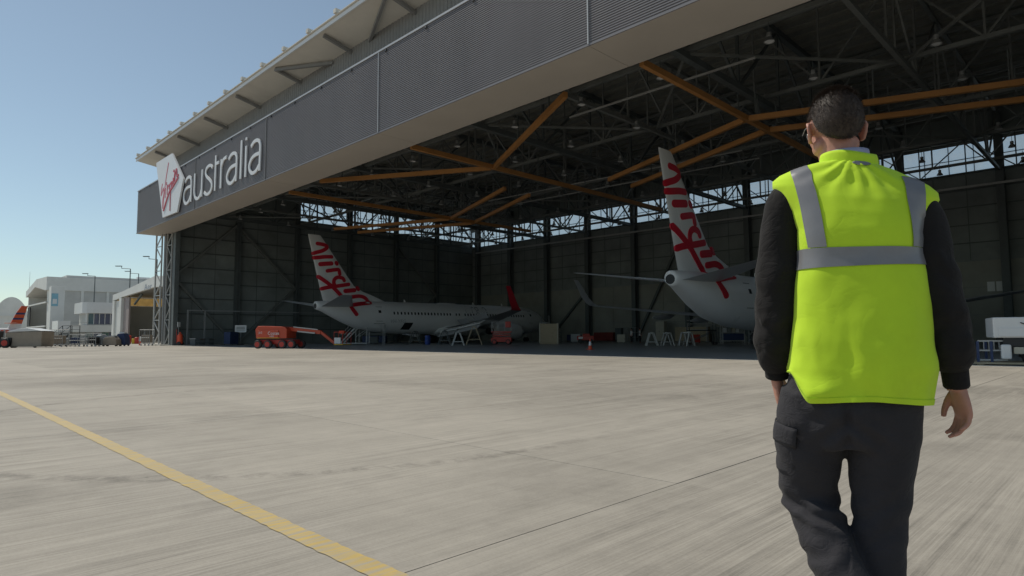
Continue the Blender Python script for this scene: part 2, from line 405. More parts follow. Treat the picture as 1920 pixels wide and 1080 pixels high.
# ================================================================== hangar
hg = tag(empty('hangar', (-86, 24.4, 0), world=True), 'huge dark aircraft hangar with open front, grey ribbed header and roof trusses', 'hangar')
XL, XR, YF, YB = -86.0, 16.4, 24.5, 75.5
colX = [-8.9-8.33*k for k in range(-3, 10)]      # column lines across the back wall
colX = sorted(x for x in colX if XL+1 < x < XR-0.5)
colY = [33.2, 41.6, 50.1, 58.6, 67.0]
# --- header box over the doors: ribbed cladding in front, flat soffit below
hd = empty('header', (-87.1, 21.4, 13.75), parent=hg, world=True)
Z0, Z1, YH = 13.75, 19.1, 21.4
J = [-87.1, -66.55, -49.93, -33.33, -16.6, -0.1, 16.5]
for a, b in zip(J[:-1], J[1:]):
    prof = []; z = Z0+0.06; pitch = 0.115
    while z < Z1-0.16:
        prof += [(0.0, z), (0.0, z+0.048), (0.045, z+0.062), (0.045, z+0.099)]; z += pitch
    prof.append((0.0, z))
    rings = [[(a+0.03, YH+p[0], p[1]), (b-0.03, YH+p[0], p[1])] for p in prof]
    mb = MB(); mb.loft(rings, caps=False, closed=False)
    pn = mb.build('cladding_panel', m_fascia, hd)
    sf = MB(); sf.span((a+0.012, YH+0.0, Z0-0.01), (b-0.012, YF, Z0+0.03)); sf.build('soffit_panel', m_soffit, hd)
for x in J[1:-1]: block('joint_strip', (x-0.03, YH-0.045, Z0+0.06), (x+0.03, YH+0.05, Z1-0.12), m_trim if x > -48 else m_wallgrey, hd)
block('top_trim', (-87.1, YH-0.05, Z1-0.12), (16.5, YH+0.1, Z1), m_trim, hd)
block('bottom_trim', (-87.1, YH-0.02, Z0-0.012), (16.5, YH+0.04, Z0+0.058), m_fascia, hd)
bk = MB(); bk.span((-87.08, YH+0.06, Z0+0.05), (16.48, YF-0.01, Z1-0.13)); bk.build('box_core', m_wallgrey, hd)
lamp_me = MB().box((0, 0, 0), (0.18, 0.07, 0.12)).mesh('header_lamp', m_blkmetal, bevel=0.01)
x = -86.2
while x < 15:
    link('lamp', lamp_me, hd, (x, YH-0.03, Z1-0.26)); x += 4.13
# --- wall above the header, roof canopy with brackets and gutter clips
uw = MB(); prof = []
xx = -86.4
while xx < 16.2: prof += [(xx, 0.0), (xx+0.2, 0.0), (xx+0.25, 0.04), (xx+0.33, 0.04)]; xx += 0.38
rings = [[(p[0], YF+p[1], 18.9), (p[0], YF+p[1], 23.2)] for p in prof]
uw.loft(rings, caps=False, closed=False); uw.build('upper_wall', m_wallgrey, hg)
cy0, cz0, cy1, cz1 = 21.9, 23.62, 24.55, 23.2
cp = MB(); cp.prism([(0, cy0, cz0), (0, cy1, cz1), (0, cy1, cz1+0.14), (0, cy0, cz0+0.14)], (-90.2, 0, 0), (16.6, 0, 0))
canopy = cp.build('canopy', m_canopy, hg)
gt = MB(); gt.prism([(0, cy0-0.1, cz0-0.1), (0, cy0-0.003, cz0-0.1), (0, cy0-0.003, cz0+0.2), (0, cy0-0.1, cz0+0.2)], (-90.2, 0, 0), (16.6, 0, 0)); gt.build('gutter', m_white, canopy)
lp = MB(); lp.prism([(0, cy0-0.22, cz0+0.25), (0, cy0+0.4, cz0+0.2), (0, cy0+0.4, cz0+0.26), (0, cy0-0.22, cz0+0.31)], (-90.2, 0, 0), (16.6, 0, 0)); lp.build('roof_edge', m_canopy, canopy)
clip_me = MB().box((0, 0, 0), (0.34, 0.6, 0.3)).mesh('gutter_clip', m_canopy)
x = -88.9
while x < 10: link('gutter_clip', clip_me, canopy, (x, cy0-0.05, cz0+0.48)); x += 4.13
under = lambda y: cz0+(cz1-cz0)*(y-cy0)/(cy1-cy0)
x = -83.4
while x < 10:
    bar('bracket', (x, cy0+0.25, under(cy0+0.25)-0.16), (x, cy1-0.05, under(cy1)-0.30), 0.22, 0.26, m_wallgrey, canopy); x += 8.28
for xa, xb in ((-50.3, -44.8), (-33.7, -39.4), (-17.2, -11.5), (-0.6, -6.3)):
    bar('brace', (xa, cy0+0.3, under(cy0+0.3)-0.2), (xb, cy1-0.05, under(cy1)-0.28), 0.2, 0.24, m_wallgrey, canopy)
# canopy end plate
# --- roof deck and purlins
rf = MB(); rf.span((-90.0, YF+0.1, 22.9), (16.6, 76.2, 23.2)); roof = rf.build('roof', m_deck, hg)
y = YF+1.2
while y < 75.3: block('purlin', (XL, y-0.05, 22.55), (XR, y+0.05, 22.88), m_truss, roof); y += 1.55
y = YF+0.4
rib_me = None
while y < 75.4:                                    # deep folds of the deck
    block('deck_fold', (XL, y, 22.80), (XR, y+0.26, 22.905), m_deck, roof); y += 0.775
# --- trusses running into the hangar, and cross trusses
ZB, ZT = 16.5, 22.3
def truss(p0, p1, n, wch, web, flip=False, z0=ZB, z1=ZT, m=m_truss, parent=hg):
    t = empty('truss', (p0[0], p0[1], z0), parent=parent, world=True)
    P = lambda k, z: (p0[0]+(p1[0]-p0[0])*k/n, p0[1]+(p1[1]-p0[1])*k/n, z)
    bar('chord', P(0, z0), P(n, z0), wch, wch, m, t); bar('chord', P(0, z1), P(n, z1), wch, wch, m, t)
    for k in range(n+1): bar('post', P(k, z0), P(k, z1), web, web, m, t)
    for k in range(n):
        a, b = (z0, z1) if (k % 2 == 0) != flip else (z1, z0)
        bar('brace', P(k, a), P(k+1, b), web*0.98, web*0.98, m, t)
    return t
for i, x in enumerate(colX):
    heavy = (i % 2 == 0)
    truss((x, YF+0.5), (x, YB-0.6), 8, 0.40 if heavy else 0.26, 0.18 if heavy else 0.13, flip=bool(i % 2), m=m_steel if heavy else m_truss)
for i, yy in enumerate((31.0, 41.2, 51.4, 61.6, 71.2)):
    truss((XL+0.5, yy), (XR-0.4, yy), 24, 0.24, 0.12, flip=bool(i % 2), z0=ZB+0.36, z1=ZT-0.4)
# lower bracing members between bottom chords
lb = empty('roof_bracing', (XL, YF, ZB), parent=hg, world=True)
for k, (a, b) in enumerate(zip(colX[:-1], colX[1:])):
    for y0 in (31.0, 51.4):
        if (k+int(y0)) % 2: bar('brace', (a, y0, ZB+0.15), (b, y0+10.2, ZB+0.15), 0.14, 0.14, m_truss, lb)
        else: bar('brace', (b, y0, ZB+0.18), (a, y0+10.2, ZB+0.18), 0.14, 0.14, m_truss, lb)
# thin pale conduits crossing under the trusses
for yy in (47.2, 50.4):
    bar('conduit', (-50.0, yy-0.9, 15.7), (-22.0, yy+0.9, 15.7), 0.09, 0.09, m_lat, lb)
bar('conduit', (-27.0, 32.6, 15.9), (-14.0, 32.6, 15.9), 0.1, 0.1, m_lat, lb)
# --- left side wall
sw = empty('side_wall', (XL, YF, 0), parent=hg, world=True)
block('backing_sheet', (XL-0.25, YF+0.02, 0), (XL-0.12, YB+0.2, 17.78), m_clad, sw)
block('backing_sheet', (XL-0.25, YF+0.02, 21.1), (XL-0.12, YB+0.2, 23.1), m_clad, sw)
block('backing_sheet', (XL-0.25, YF+0.02, 17.78), (XL-0.12, 41.6, 21.1), m_clad, sw)
ys = [YF+0.5]+colY+[YB-0.1]
rows = [0.02+1.97*k for k in range(10)]
for a, b in zip(ys[:-1], ys[1:]):
    for r0, r1 in zip(rows[:-1], rows[1:]):
        block('wall_panel', (XL-0.11, a+0.02, r0+0.03), (XL-0.03+random.uniform(0, .02), b-0.02, r1-0.03), m_clad_low if r1 < 5.9 and False else m_clad, sw)
        bar('girt', (XL+0.06, a, r1), (XL+0.06, b, r1), 0.14, 0.12, m_steel, sw)
    for k in range(1, 3): 
        yy = a+(b-a)*k/3; block('sag_rod', (XL-0.02, yy-0.03, 0.3), (XL+0.0, yy+0.03, 17.6), m_steel, sw)
def ibeam(H, w, d, t=0.05):
    mb = MB(); mb.span((-w/2, -d/2, 0), (w/2, -d/2+t, H)); mb.span((-w/2, d/2-t, 0), (w/2, d/2, H)); mb.span((-t/2, -d/2+t+0.001, 0), (t/2, d/2-t-0.001, H)); return mb
colm = MB(); colm.span((-0.35, -0.06, 0), (0.35, 0.06, 22.2)); colm.span((-0.35, -0.28, 0), (-0.29, 0.28, 22.2)); colm.span((0.29, -0.28, 0), (0.35, 0.28, 22.2))
colm = colm.mesh('column', m_steel)
for y in [YF+0.9]+colY: link('column', colm, sw, (XL+0.42, y, 0))
xw = XL+0.35
for p, q in (((33.0, 15.9), (25.3, 8.5)), ((25.3, 8.5), (33.1, 0.1)), ((33.4, 15.6), (41.4, 7.8)), ((41.4, 7.8), (33.3, 0.1)), ((58.8, 15.8), (66.9, 7.9)), ((66.9, 7.9), (58.8, 0.1))):
    bar('wall_brace', (xw, p[0], p[1]), (xw, q[0], q[1]), 0.36, 0.3, m_truss, sw)
def clerestory(parent, pts, z0, z1, nb, side):
    """panes and mullions between successive column lines; side 'X': wall across, 'Y': wall along"""
    for a, b in zip(pts[:-1], pts[1:]):
        w = (b-a)/nb
        for k in range(nb):
            u0, u1 = a+w*k+0.04, a+w*(k+1)-0.04; zm = (z0+z1)/2
            for c, d in ((z0+0.06, zm-0.05), (zm+0.05, z1-0.06)):
                A, B = ((u0, YB+0.1, c), (u1, YB+0.115, d)) if side == 'X' else ((XL-0.19, u0, c), (XL-0.175, u1, d))
                block('window_pane', A, B, m_pane, parent)
            A, B = ((u1+.03, YB+0.05, z0), (u1+0.09, YB+0.18, z1)) if side == 'X' else ((XL-0.24, u1+.03, z0), (XL-0.11, u1+0.09, z1))
            block('mullion', A, B, m_steel, parent)
        zm = (z0+z1)/2
        A, B = ((a, YB+0.06, zm-0.03), (b, YB+0.17, zm+0.03)) if side == 'X' else ((XL-0.23, a, zm-0.03), (XL-0.12, b, zm+0.03))
        block('transom', A, B, m_steel, parent)
clerestory(sw, [41.6, 50.1, 58.6, 67.0, 75.3], 17.8, 21.1, 4, 'Y')
truss((XL+0.75, 41.6), (XL+0.75, 75.0), 12, 0.16, 0.10, z0=17.6, z1=21.2, m=m_steel, parent=sw)
# --- back wall
bw = empty('back_wall', (XL, YB, 0), parent=hg, world=True)
block('backing_sheet', (XL-0.2, YB+0.12, 0), (XR+0.2, YB+0.25, 16.8), m_clad, bw)
block('backing_sheet', (XL-0.2, YB+0.12, 19.75), (XR+0.2, YB+0.25, 23.1), m_clad, bw)
xs = [XL+0.1]+colX+[XR-0.1]
zr = [0.02, 2.7, 5.4, 8.0, 9.8, 11.6, 13.4, 15.1, 16.75]
for a, b in zip(xs[:-1], xs[1:]):
    for r0, r1 in zip(zr[:-1], zr[1:]):
        n = 2 if r1 <= 8.0 else 1
        for k in range(n):
            p, q = a+(b-a)*k/n, a+(b-a)*(k+1)/n
            block('wall_panel', (p+0.02, YB+0.02+random.uniform(0, .02), r0+0.025), (q-0.02, YB+0.11, r1-0.025), m_clad_low if r1 <= 8.0 else m_clad, bw)
    for z in (9.8, 11.6, 13.4, 15.1): bar('girt', (a, YB-0.05, z), (b, YB-0.05, z), 0.12, 0.1, m_steel, bw)
    for k in range(1, 3): block('sag_rod', (a+(b-a)*k/3-0.03, YB-0.01, 8.1), (a+(b-a)*k/3+0.03, YB+0.015, 16.6), m_steel, bw)
colb = MB(); colb.span((-0.06, -0.4, 0), (0.06, 0.4, 22.2)); colb.span((-0.32, -0.46, 0), (0.32, -0.401, 22.2)); colb.span((-0.32, 0.401, 0), (0.32, 0.46, 22.2))
colb = colb.mesh('column', m_steel)
for x in colX: link('column', colb, bw, (x, YB-0.55, 0))
clerestory(bw, xs, 16.85, 19.7, 4, 'X')
truss((XL+0.6, YB-1.1), (XR-0.6, YB-1.1), 26, 0.16, 0.10, z0=16.6, z1=19.9, m=m_steel, parent=bw)
bar('wall_rail', (-83.5, YB-1.3, 15.6), (XR-1, YB-1.3, 15.0), 0.2, 0.22, m_lat, bw)
for p, q in (((-50.6, 0.2), (-42.4, 15.4)), ((-42.3, 15.4), (-34.1, 0.2)), ((-67.2, 0.2), (-59.0, 8))):
    bar('wall_brace', (p[0], YB-0.3, p[1]), (q[0], YB-0.3, q[1]), 0.32, 0.3, m_steel, bw)
# signs, notices and a door on the back wall
block('notice', (-10.5, YB-0.02, 4.95), (-9.92, YB+0.012, 5.88), m_white, bw); block('notice', (-9.80, YB-0.02, 4.95), (-9.25, YB+0.012, 5.88), m_white, bw)
for i, (xx, ww) in enumerate(((-51.4, .3), (-50.95, .3), (-50.5, .5))): block('notice', (xx, YB-0.03, 4.7), (xx+ww, YB+0.012, 5.95), m_galv, bw)
# --- right side wall and front return, out of frame but they close the building
rw = MB(); rw.span((XR, YF, 0), (XR+0.3, YB+0.2, 23.1)); rw.build('side_wall', m_clad, hg)
# --- lattice posts at the left door jamb
def lattice(x0, y0, x1, y1, H, c, n, m, name='lattice_post'):
    t = empty(name, (x0, y0, 0), parent=hg, world=True)
    bar('chord', (x0, y0, 0), (x0, y0, H), c, c, m, t); bar('chord', (x1, y1, 0), (x1, y1, H), c, c, m, t)
    for k in range(n):
        z0, z1 = H*k/n, H*(k+1)/n
        bar('lacing', (x0, y0, z0), (x1, y1, z1), c*0.6, c*0.6, m, t) if k % 2 == 0 else bar('lacing', (x1, y1, z0), (x0, y0, z1), c*0.6, c*0.6, m, t)
        if k % 2 == 0: bar('lacing', (x0, y0, z0+0.05), (x1, y1, z0+0.05), c*0.55, c*0.55, m, t)
    return t
lattice(-86.95, 23.65, -85.35, 23.85, 13.72, 0.16, 9, m_lat)
lattice(-84.3, 24.15, -83.2, 24.35, 13.72, 0.13, 9, m_lat)
jm = MB(); jm.span((-85.12, 24.0, 0), (-84.55, 24.42, 13.7)); jm.build('door_jamb', m_wallgrey, hg)
jm = MB(); jm.span((-82.95, 24.40, 0), (-82.05, 24.9, 13.7)); jm.build('door_jamb', m_steel, hg)
jf = MB(); jf.span((-87.4, 23.3, 0), (-82.9, 24.9, 0.16)); jf.build('plinth', m_sill, hg)

# ================================================================== sign on the header
LETTERS = [
  [[(-69.28, 16.99), (-68.71, 17.3), (-68.0, 17.35), (-67.51, 17.04), (-67.39, 16.57), (-67.39, 15.27), (-67.43, 14.68)], [(-67.44, 16.3), (-68.62, 16.3), (-69.32, 16.05), (-69.55, 15.46), (-69.2, 14.86), (-68.7, 14.68), (-68.0, 14.82), (-67.46, 15.28)]],
  [[(-66.40, 17.39), (-66.46, 16.41), (-66.44, 15.44), (-66.05, 14.86), (-65.47, 14.68), (-64.83, 14.86), (-64.40, 15.42)], [(-64.30, 17.39), (-64.36, 14.7)]],
  [[(-61.59, 17.07), (-61.96, 17.33), (-62.48, 17.42), (-63.1, 17.29), (-63.39, 16.9), (-63.03, 16.45), (-62.16, 15.95), (-61.67, 15.48), (-61.87, 14.91), (-62.57, 14.68), (-63.21, 14.78), (-63.66, 15.02)]],
  [[(-60.8, 18.07), (-60.85, 14.7)], [(-60.68, 17.25), (-59.95, 17.25)]],
  [[(-59.38, 17.41), (-59.43, 14.69)], [(-59.40, 16.7), (-58.85, 17.26), (-58.1, 17.36)]],
  [[(-57.6, 17.05), (-57.03, 17.33), (-56.31, 17.34), (-55.84, 17.01), (-55.78, 16.49), (-55.83, 15.38), (-55.87, 14.72)], [(-55.79, 16.2), (-56.77, 16.2), (-57.49, 16.0), (-57.92, 15.5), (-57.69, 15.0), (-57.12, 14.72), (-56.41, 14.84), (-55.86, 15.25)]],
  [[(-54.76, 18.15), (-54.83, 14.74)]],
  [[(-53.74, 17.43), (-53.79, 14.72)], [(-53.70, 18.16), (-53.71, 17.92)]],
  [[(-52.71, 17.14), (-52.08, 17.41), (-51.37, 17.39), (-50.92, 17.04), (-50.85, 16.5), (-50.89, 15.31), (-50.92, 14.72)], [(-50.88, 16.2), (-51.85, 16.21), (-52.6, 16.0), (-52.99, 15.5), (-52.75, 15.0), (-52.25, 14.75), (-51.54, 14.83), (-50.98, 15.2)]]]
PENT = [(-78.88, 20.93), (-73.28, 20.89), (-69.33, 17.42), (-70.99, 14.12), (-75.8, 14.18)]
SCRIPT = [[(-76.27, 17.97), (-76.5, 17.48), (-76.57, 16.81), (-76.18, 17.12), (-75.89, 17.45), (-75.63, 16.88), (-75.91, 16.18), (-75.85, 15.23), (-75.58, 16.43), (-75.34, 17.43), (-74.9, 18.7), (-74.35, 19.97)], [(-75.1, 17.32), (-75.11, 16.35)], [(-74.75, 17.89), (-74.8, 17.75)], [(-74.55, 17.59), (-74.45, 16.61)], [(-74.5, 17.14), (-74.26, 17.39), (-73.9, 17.48)], [(-73.16, 17.64), (-73.67, 17.44), (-73.62, 16.92), (-73.09, 16.97), (-72.87, 17.66)], [(-72.87, 17.66), (-73.17, 16.91), (-73.29, 15.91), (-73.27, 14.67)], [(-72.46, 17.95), (-72.51, 17.34)], [(-72.31, 18.81), (-72.37, 18.72)], [(-72.02, 18.52), (-72.1, 17.63)], [(-72.05, 18.17), (-71.46, 18.78), (-71.27, 17.99), (-70.81, 18.04)], [(-70.93, 17.74), (-72.48, 17.09), (-73.76, 16.57), (-75.42, 14.95)]]
sg = tag(empty('sign', (-75, 21.3, 14.1), world=True), 'white pentagon board with red script and long white australia lettering on header', 'sign')
pb = MB(); pb.prism([(u, 0, v) for u, v in PENT], (0, 21.12, 0), (0, 21.30, 0)); board = pb.build('pentagon_board', m_letter, sg)
sc = MB()
for i, s in enumerate(SCRIPT):
    r_ = ribbon(s, 0.20 if i not in (0, 11) else 0.24, lambda u, v, h: (u, 21.12-h, v), 0.0, 0.012+0.006*i); sc.add(r_.v, r_.f)
o = sc.build('script_lettering', m_redp, board); o['kind'] = 'stuff'
for li in LETTERS:
    mb = MB()
    for i, s in enumerate(li):
        r_ = ribbon(s, 0.29, lambda u, v, h: (u, YH-0.02-h, v), 0.0, 0.10+0.008*i, round_end=False); mb.add(r_.v, r_.f)
    mb.build('letter', m_letter, sg)

# ================================================================== high bay lamps
shade_me = MB().lathe([(0.06, 0.62), (0.16, 0.60), (0.17, 0.36), (0.13, 0.33), (0.24, 0.2), (0.36, 0.0), (0.34, 0.0), (0.2, 0.2), (0.05, 0.28)], 16).mesh('lamp_shade', m_galv, True)
bulb_me = MB().lathe([(0.31, 0.05), (0.31, 0.07)], 16).mesh('lens', m_white, True)
rod_me = MB().box((0, 0, 0.95), (0.04, 0.04, 0.7)).mesh('rod', m_steel)
lroot = None
for ix in range(0, 13):
    for iy in range(7):
        x = -6.5-6.02*ix; y = 30.7+6.35*iy
        x += random.uniform(-.15, .15)
        if lroot is None:
            lroot = tag(empty('high_bay_lamp', (x, y, 15.6)), 'unlit bell shaped high bay lamp hanging from the hangar roof trusses', 'lamp', 'high bay lamps under the hangar roof')
            lroot.scale = (.74, .74, .8); link('shade', shade_me, lroot); link('lens', bulb_me, lroot); link('rod', rod_me, lroot)
        else: copy_tree(lroot, loc=(x, y, 15.6))

# ================================================================== orange overhead crane rails
def rail(name, label, segs, group=None):
    r0 = segs[0][0]
    t = tag(empty(name, (r0[0], r0[1], 14.6), world=True), label, 'crane rail', group)
    for i, (p, q) in enumerate(segs):
        d = (Vector((*q, 0))-Vector((*p, 0))).normalized(); z = 14.6+0.01*i
        bar('beam', (*p, z), (*q, z), 0.26, 0.34, m_orange, t)
        k = 0; L = (Vector(q)-Vector(p)).length
        while k < L:
            h = Vector(p)+(Vector(q)-Vector(p)).normalized()*min(k+0.5, L)
            bar('hanger', (h.x, h.y, 14.75), (h.x, h.y, 16.6), 0.07, 0.07, m_steel, t); k += 6.5
    return t
rail('overhead_rail', 'orange overhead rail running into the hangar above the right airliner tail', [((-17.0, 26.2), (-17.0, 59.5))], 'orange overhead rails')
rail('overhead_rail', 'orange overhead rail between the two airliner tails with branching arms', [((-36.5, 26.2), (-36.5, 59.5)), ((-36.7, 34.5), (-22.4, 26.7)), ((-36.9, 34.4), (-50.4, 26.5))], 'orange overhead rails')
rail('overhead_rail', 'leftmost orange overhead rail in front of the left clerestory windows', [((-56.2, 26.4), (-56.2, 59.5))], 'orange overhead rails')
for lab, xc, y0, dy in (('front orange chevron rail crossing behind the head of the walking man', -17.1, 38.1, 6.4), ('rear orange chevron rail crossing the right airliner fin', -17.1, 41.3, 6.7), ('front orange chevron rail over the left airliner', -56.6, 46.2, -6.3), ('rear orange chevron rail over the left airliner', -56.9, 50.0, -6.5)):
    rail('chevron_rail', lab, [((xc-0.1, y0), (xc-15.4, y0+dy)), ((xc+0.1, y0), (xc+15.4, y0+dy*0.95))], 'orange chevron rails')

# ================================================================== airliners (nose into the hangar)
FUS = [(1.0, 4.93, 4.06, .40), (1.35, 4.97, 3.95, .50), (1.8, 5.0, 3.78, .62), (2.5, 5.03, 3.45, .8), (4.3, 5.08, 2.6, 1.2), (6, 5.12, 1.95, 1.5), (8.5, 5.18, 1.5, 1.75), (12, 5.2, 1.25, 1.88), (16, 5.2, 1.2, 1.88), (24, 5.2, 1.2, 1.88), (31, 5.2, 1.2, 1.88), (33.5, 5.16, 1.22, 1.86), (35.4, 4.95, 1.3, 1.74), (36.9, 4.45, 1.48, 1.45), (38.1, 3.85, 1.75, 1.02), (38.9, 3.25, 2.08, .58), (39.3, 2.85, 2.4, .2)]
_fy = [a[0] for a in FUS]
def fus(y):
    t, b, w = (float(np.interp(y, _fy, [a[i] for a in FUS])) for i in (1, 2, 3))
    return (t+b)/2, (t-b)/2, w
def fus_x(y, z):
    c, r, w = fus(y); k = 1-((z-c)/r)**2
    return w*math.sqrt(k) if k > 0 else 0.0
FINS = [(4.9, 2.0, 11.0, .20), (5.3, 1.86, 9.9, .20), (5.8, 1.72, 8.6, .20), (6.3, 1.57, 7.05, .20), (6.9, 1.42, 5.9, .19), (8.0, 1.12, 5.0, .17), (10.0, 0.6, 3.45, .13), (12.3, 0.03, 1.66, .08), (12.48, 0.02, 1.45, .05)]
_fz = [a[0] for a in FINS]
def fin_at(z): return tuple(float(np.interp(z, _fz, [a[i] for a in FINS])) for i in (1, 2, 3))
def fin_half(y, z):
    te, le, th = fin_at(z); s = min(1, max(0, (y-te)/(le-te)))
    return th*(4*s*(1-s))**0.5
def side_x(y, z):
    return max(fus_x(y, z), fin_half(y, z) if z > 4.9 else 0.0)
FINTXT = [[(1.1, 11.49), (1.77, 11.45), (2.25, 11.33), (2.3, 11.12), (1.73, 10.73), (0.95, 10.45), (0.62, 10.33)], [(0.72, 9.84), (1.17, 9.9), (2.06, 10.05), (2.9, 10.12)], [(1.48, 9.16), (2.85, 9.35)], [(3.5, 9.45), (3.56, 9.38)], [(2.34, 8.45), (3.36, 8.65), (3.8, 8.65), (3.92, 8.2)], [(4.5, 7.47), (4.3, 7.72), (3.7, 7.80), (3.27, 7.56), (3.15, 7.16), (3.3, 6.78)], [(1.72, 6.38), (2.42, 6.57), (3.73, 6.79), (5.1, 7.05)], [(1.28, 7.72), (1.92, 7.36), (2.98, 6.67), (3.79, 5.97), (4.4, 5.4), (4.72, 5.12), (4.82, 4.52), (5.05, 4.04), (5.44, 3.51)], [(4.63, 6.24), (5.84, 6.4)], [(6.3, 6.66), (6.4, 6.56)], [(5.26, 5.55), (6.5, 5.72), (7.3, 5.51), (7.6, 5.0), (6.24, 4.78), (5.05, 4.59)]]
def ring_y(y, n=32):
    c, r, w = fus(y); return [(w*math.cos(t), y, c+r*math.sin(t)) for t in (2*math.pi*k/n for k in range(n))]
def section(le, te, z, th, x, n=9, cam=0.0):
    """closed wing section at span x: list of points; le > te in y"""
    P = []
    for k in range(n):
        s = (1-math.cos(math.pi*k/(n-1)))/2; P.append((s, th*2.6*math.sqrt(s)*(1-s)**0.9+cam*4*s*(1-s)))
    for k in range(n-2, 0, -1):
        s = (1-math.cos(math.pi*k/(n-1)))/2; P.append((s, -th*1.3*math.sqrt(s)*(1-s)+cam*4*s*(1-s)))
    return [(x, le-(le-te)*s, z+t) for s, t in P]
def patch(y0, y1, z0, z1, off, ny=2, nz=5, sx=1, skew=0.0):
    rings = []
    for i in range(nz):
        z = z0+(z1-z0)*i/(nz-1); rings.append([(sx*(fus_x(y0+(y1-y0)*j/(ny-1)+skew*(z-z0), z)+off), y0+(y1-y0)*j/(ny-1)+skew*(z-z0), z) for j in range(ny)])
    return MB().loft(rings, caps=False, closed=False)
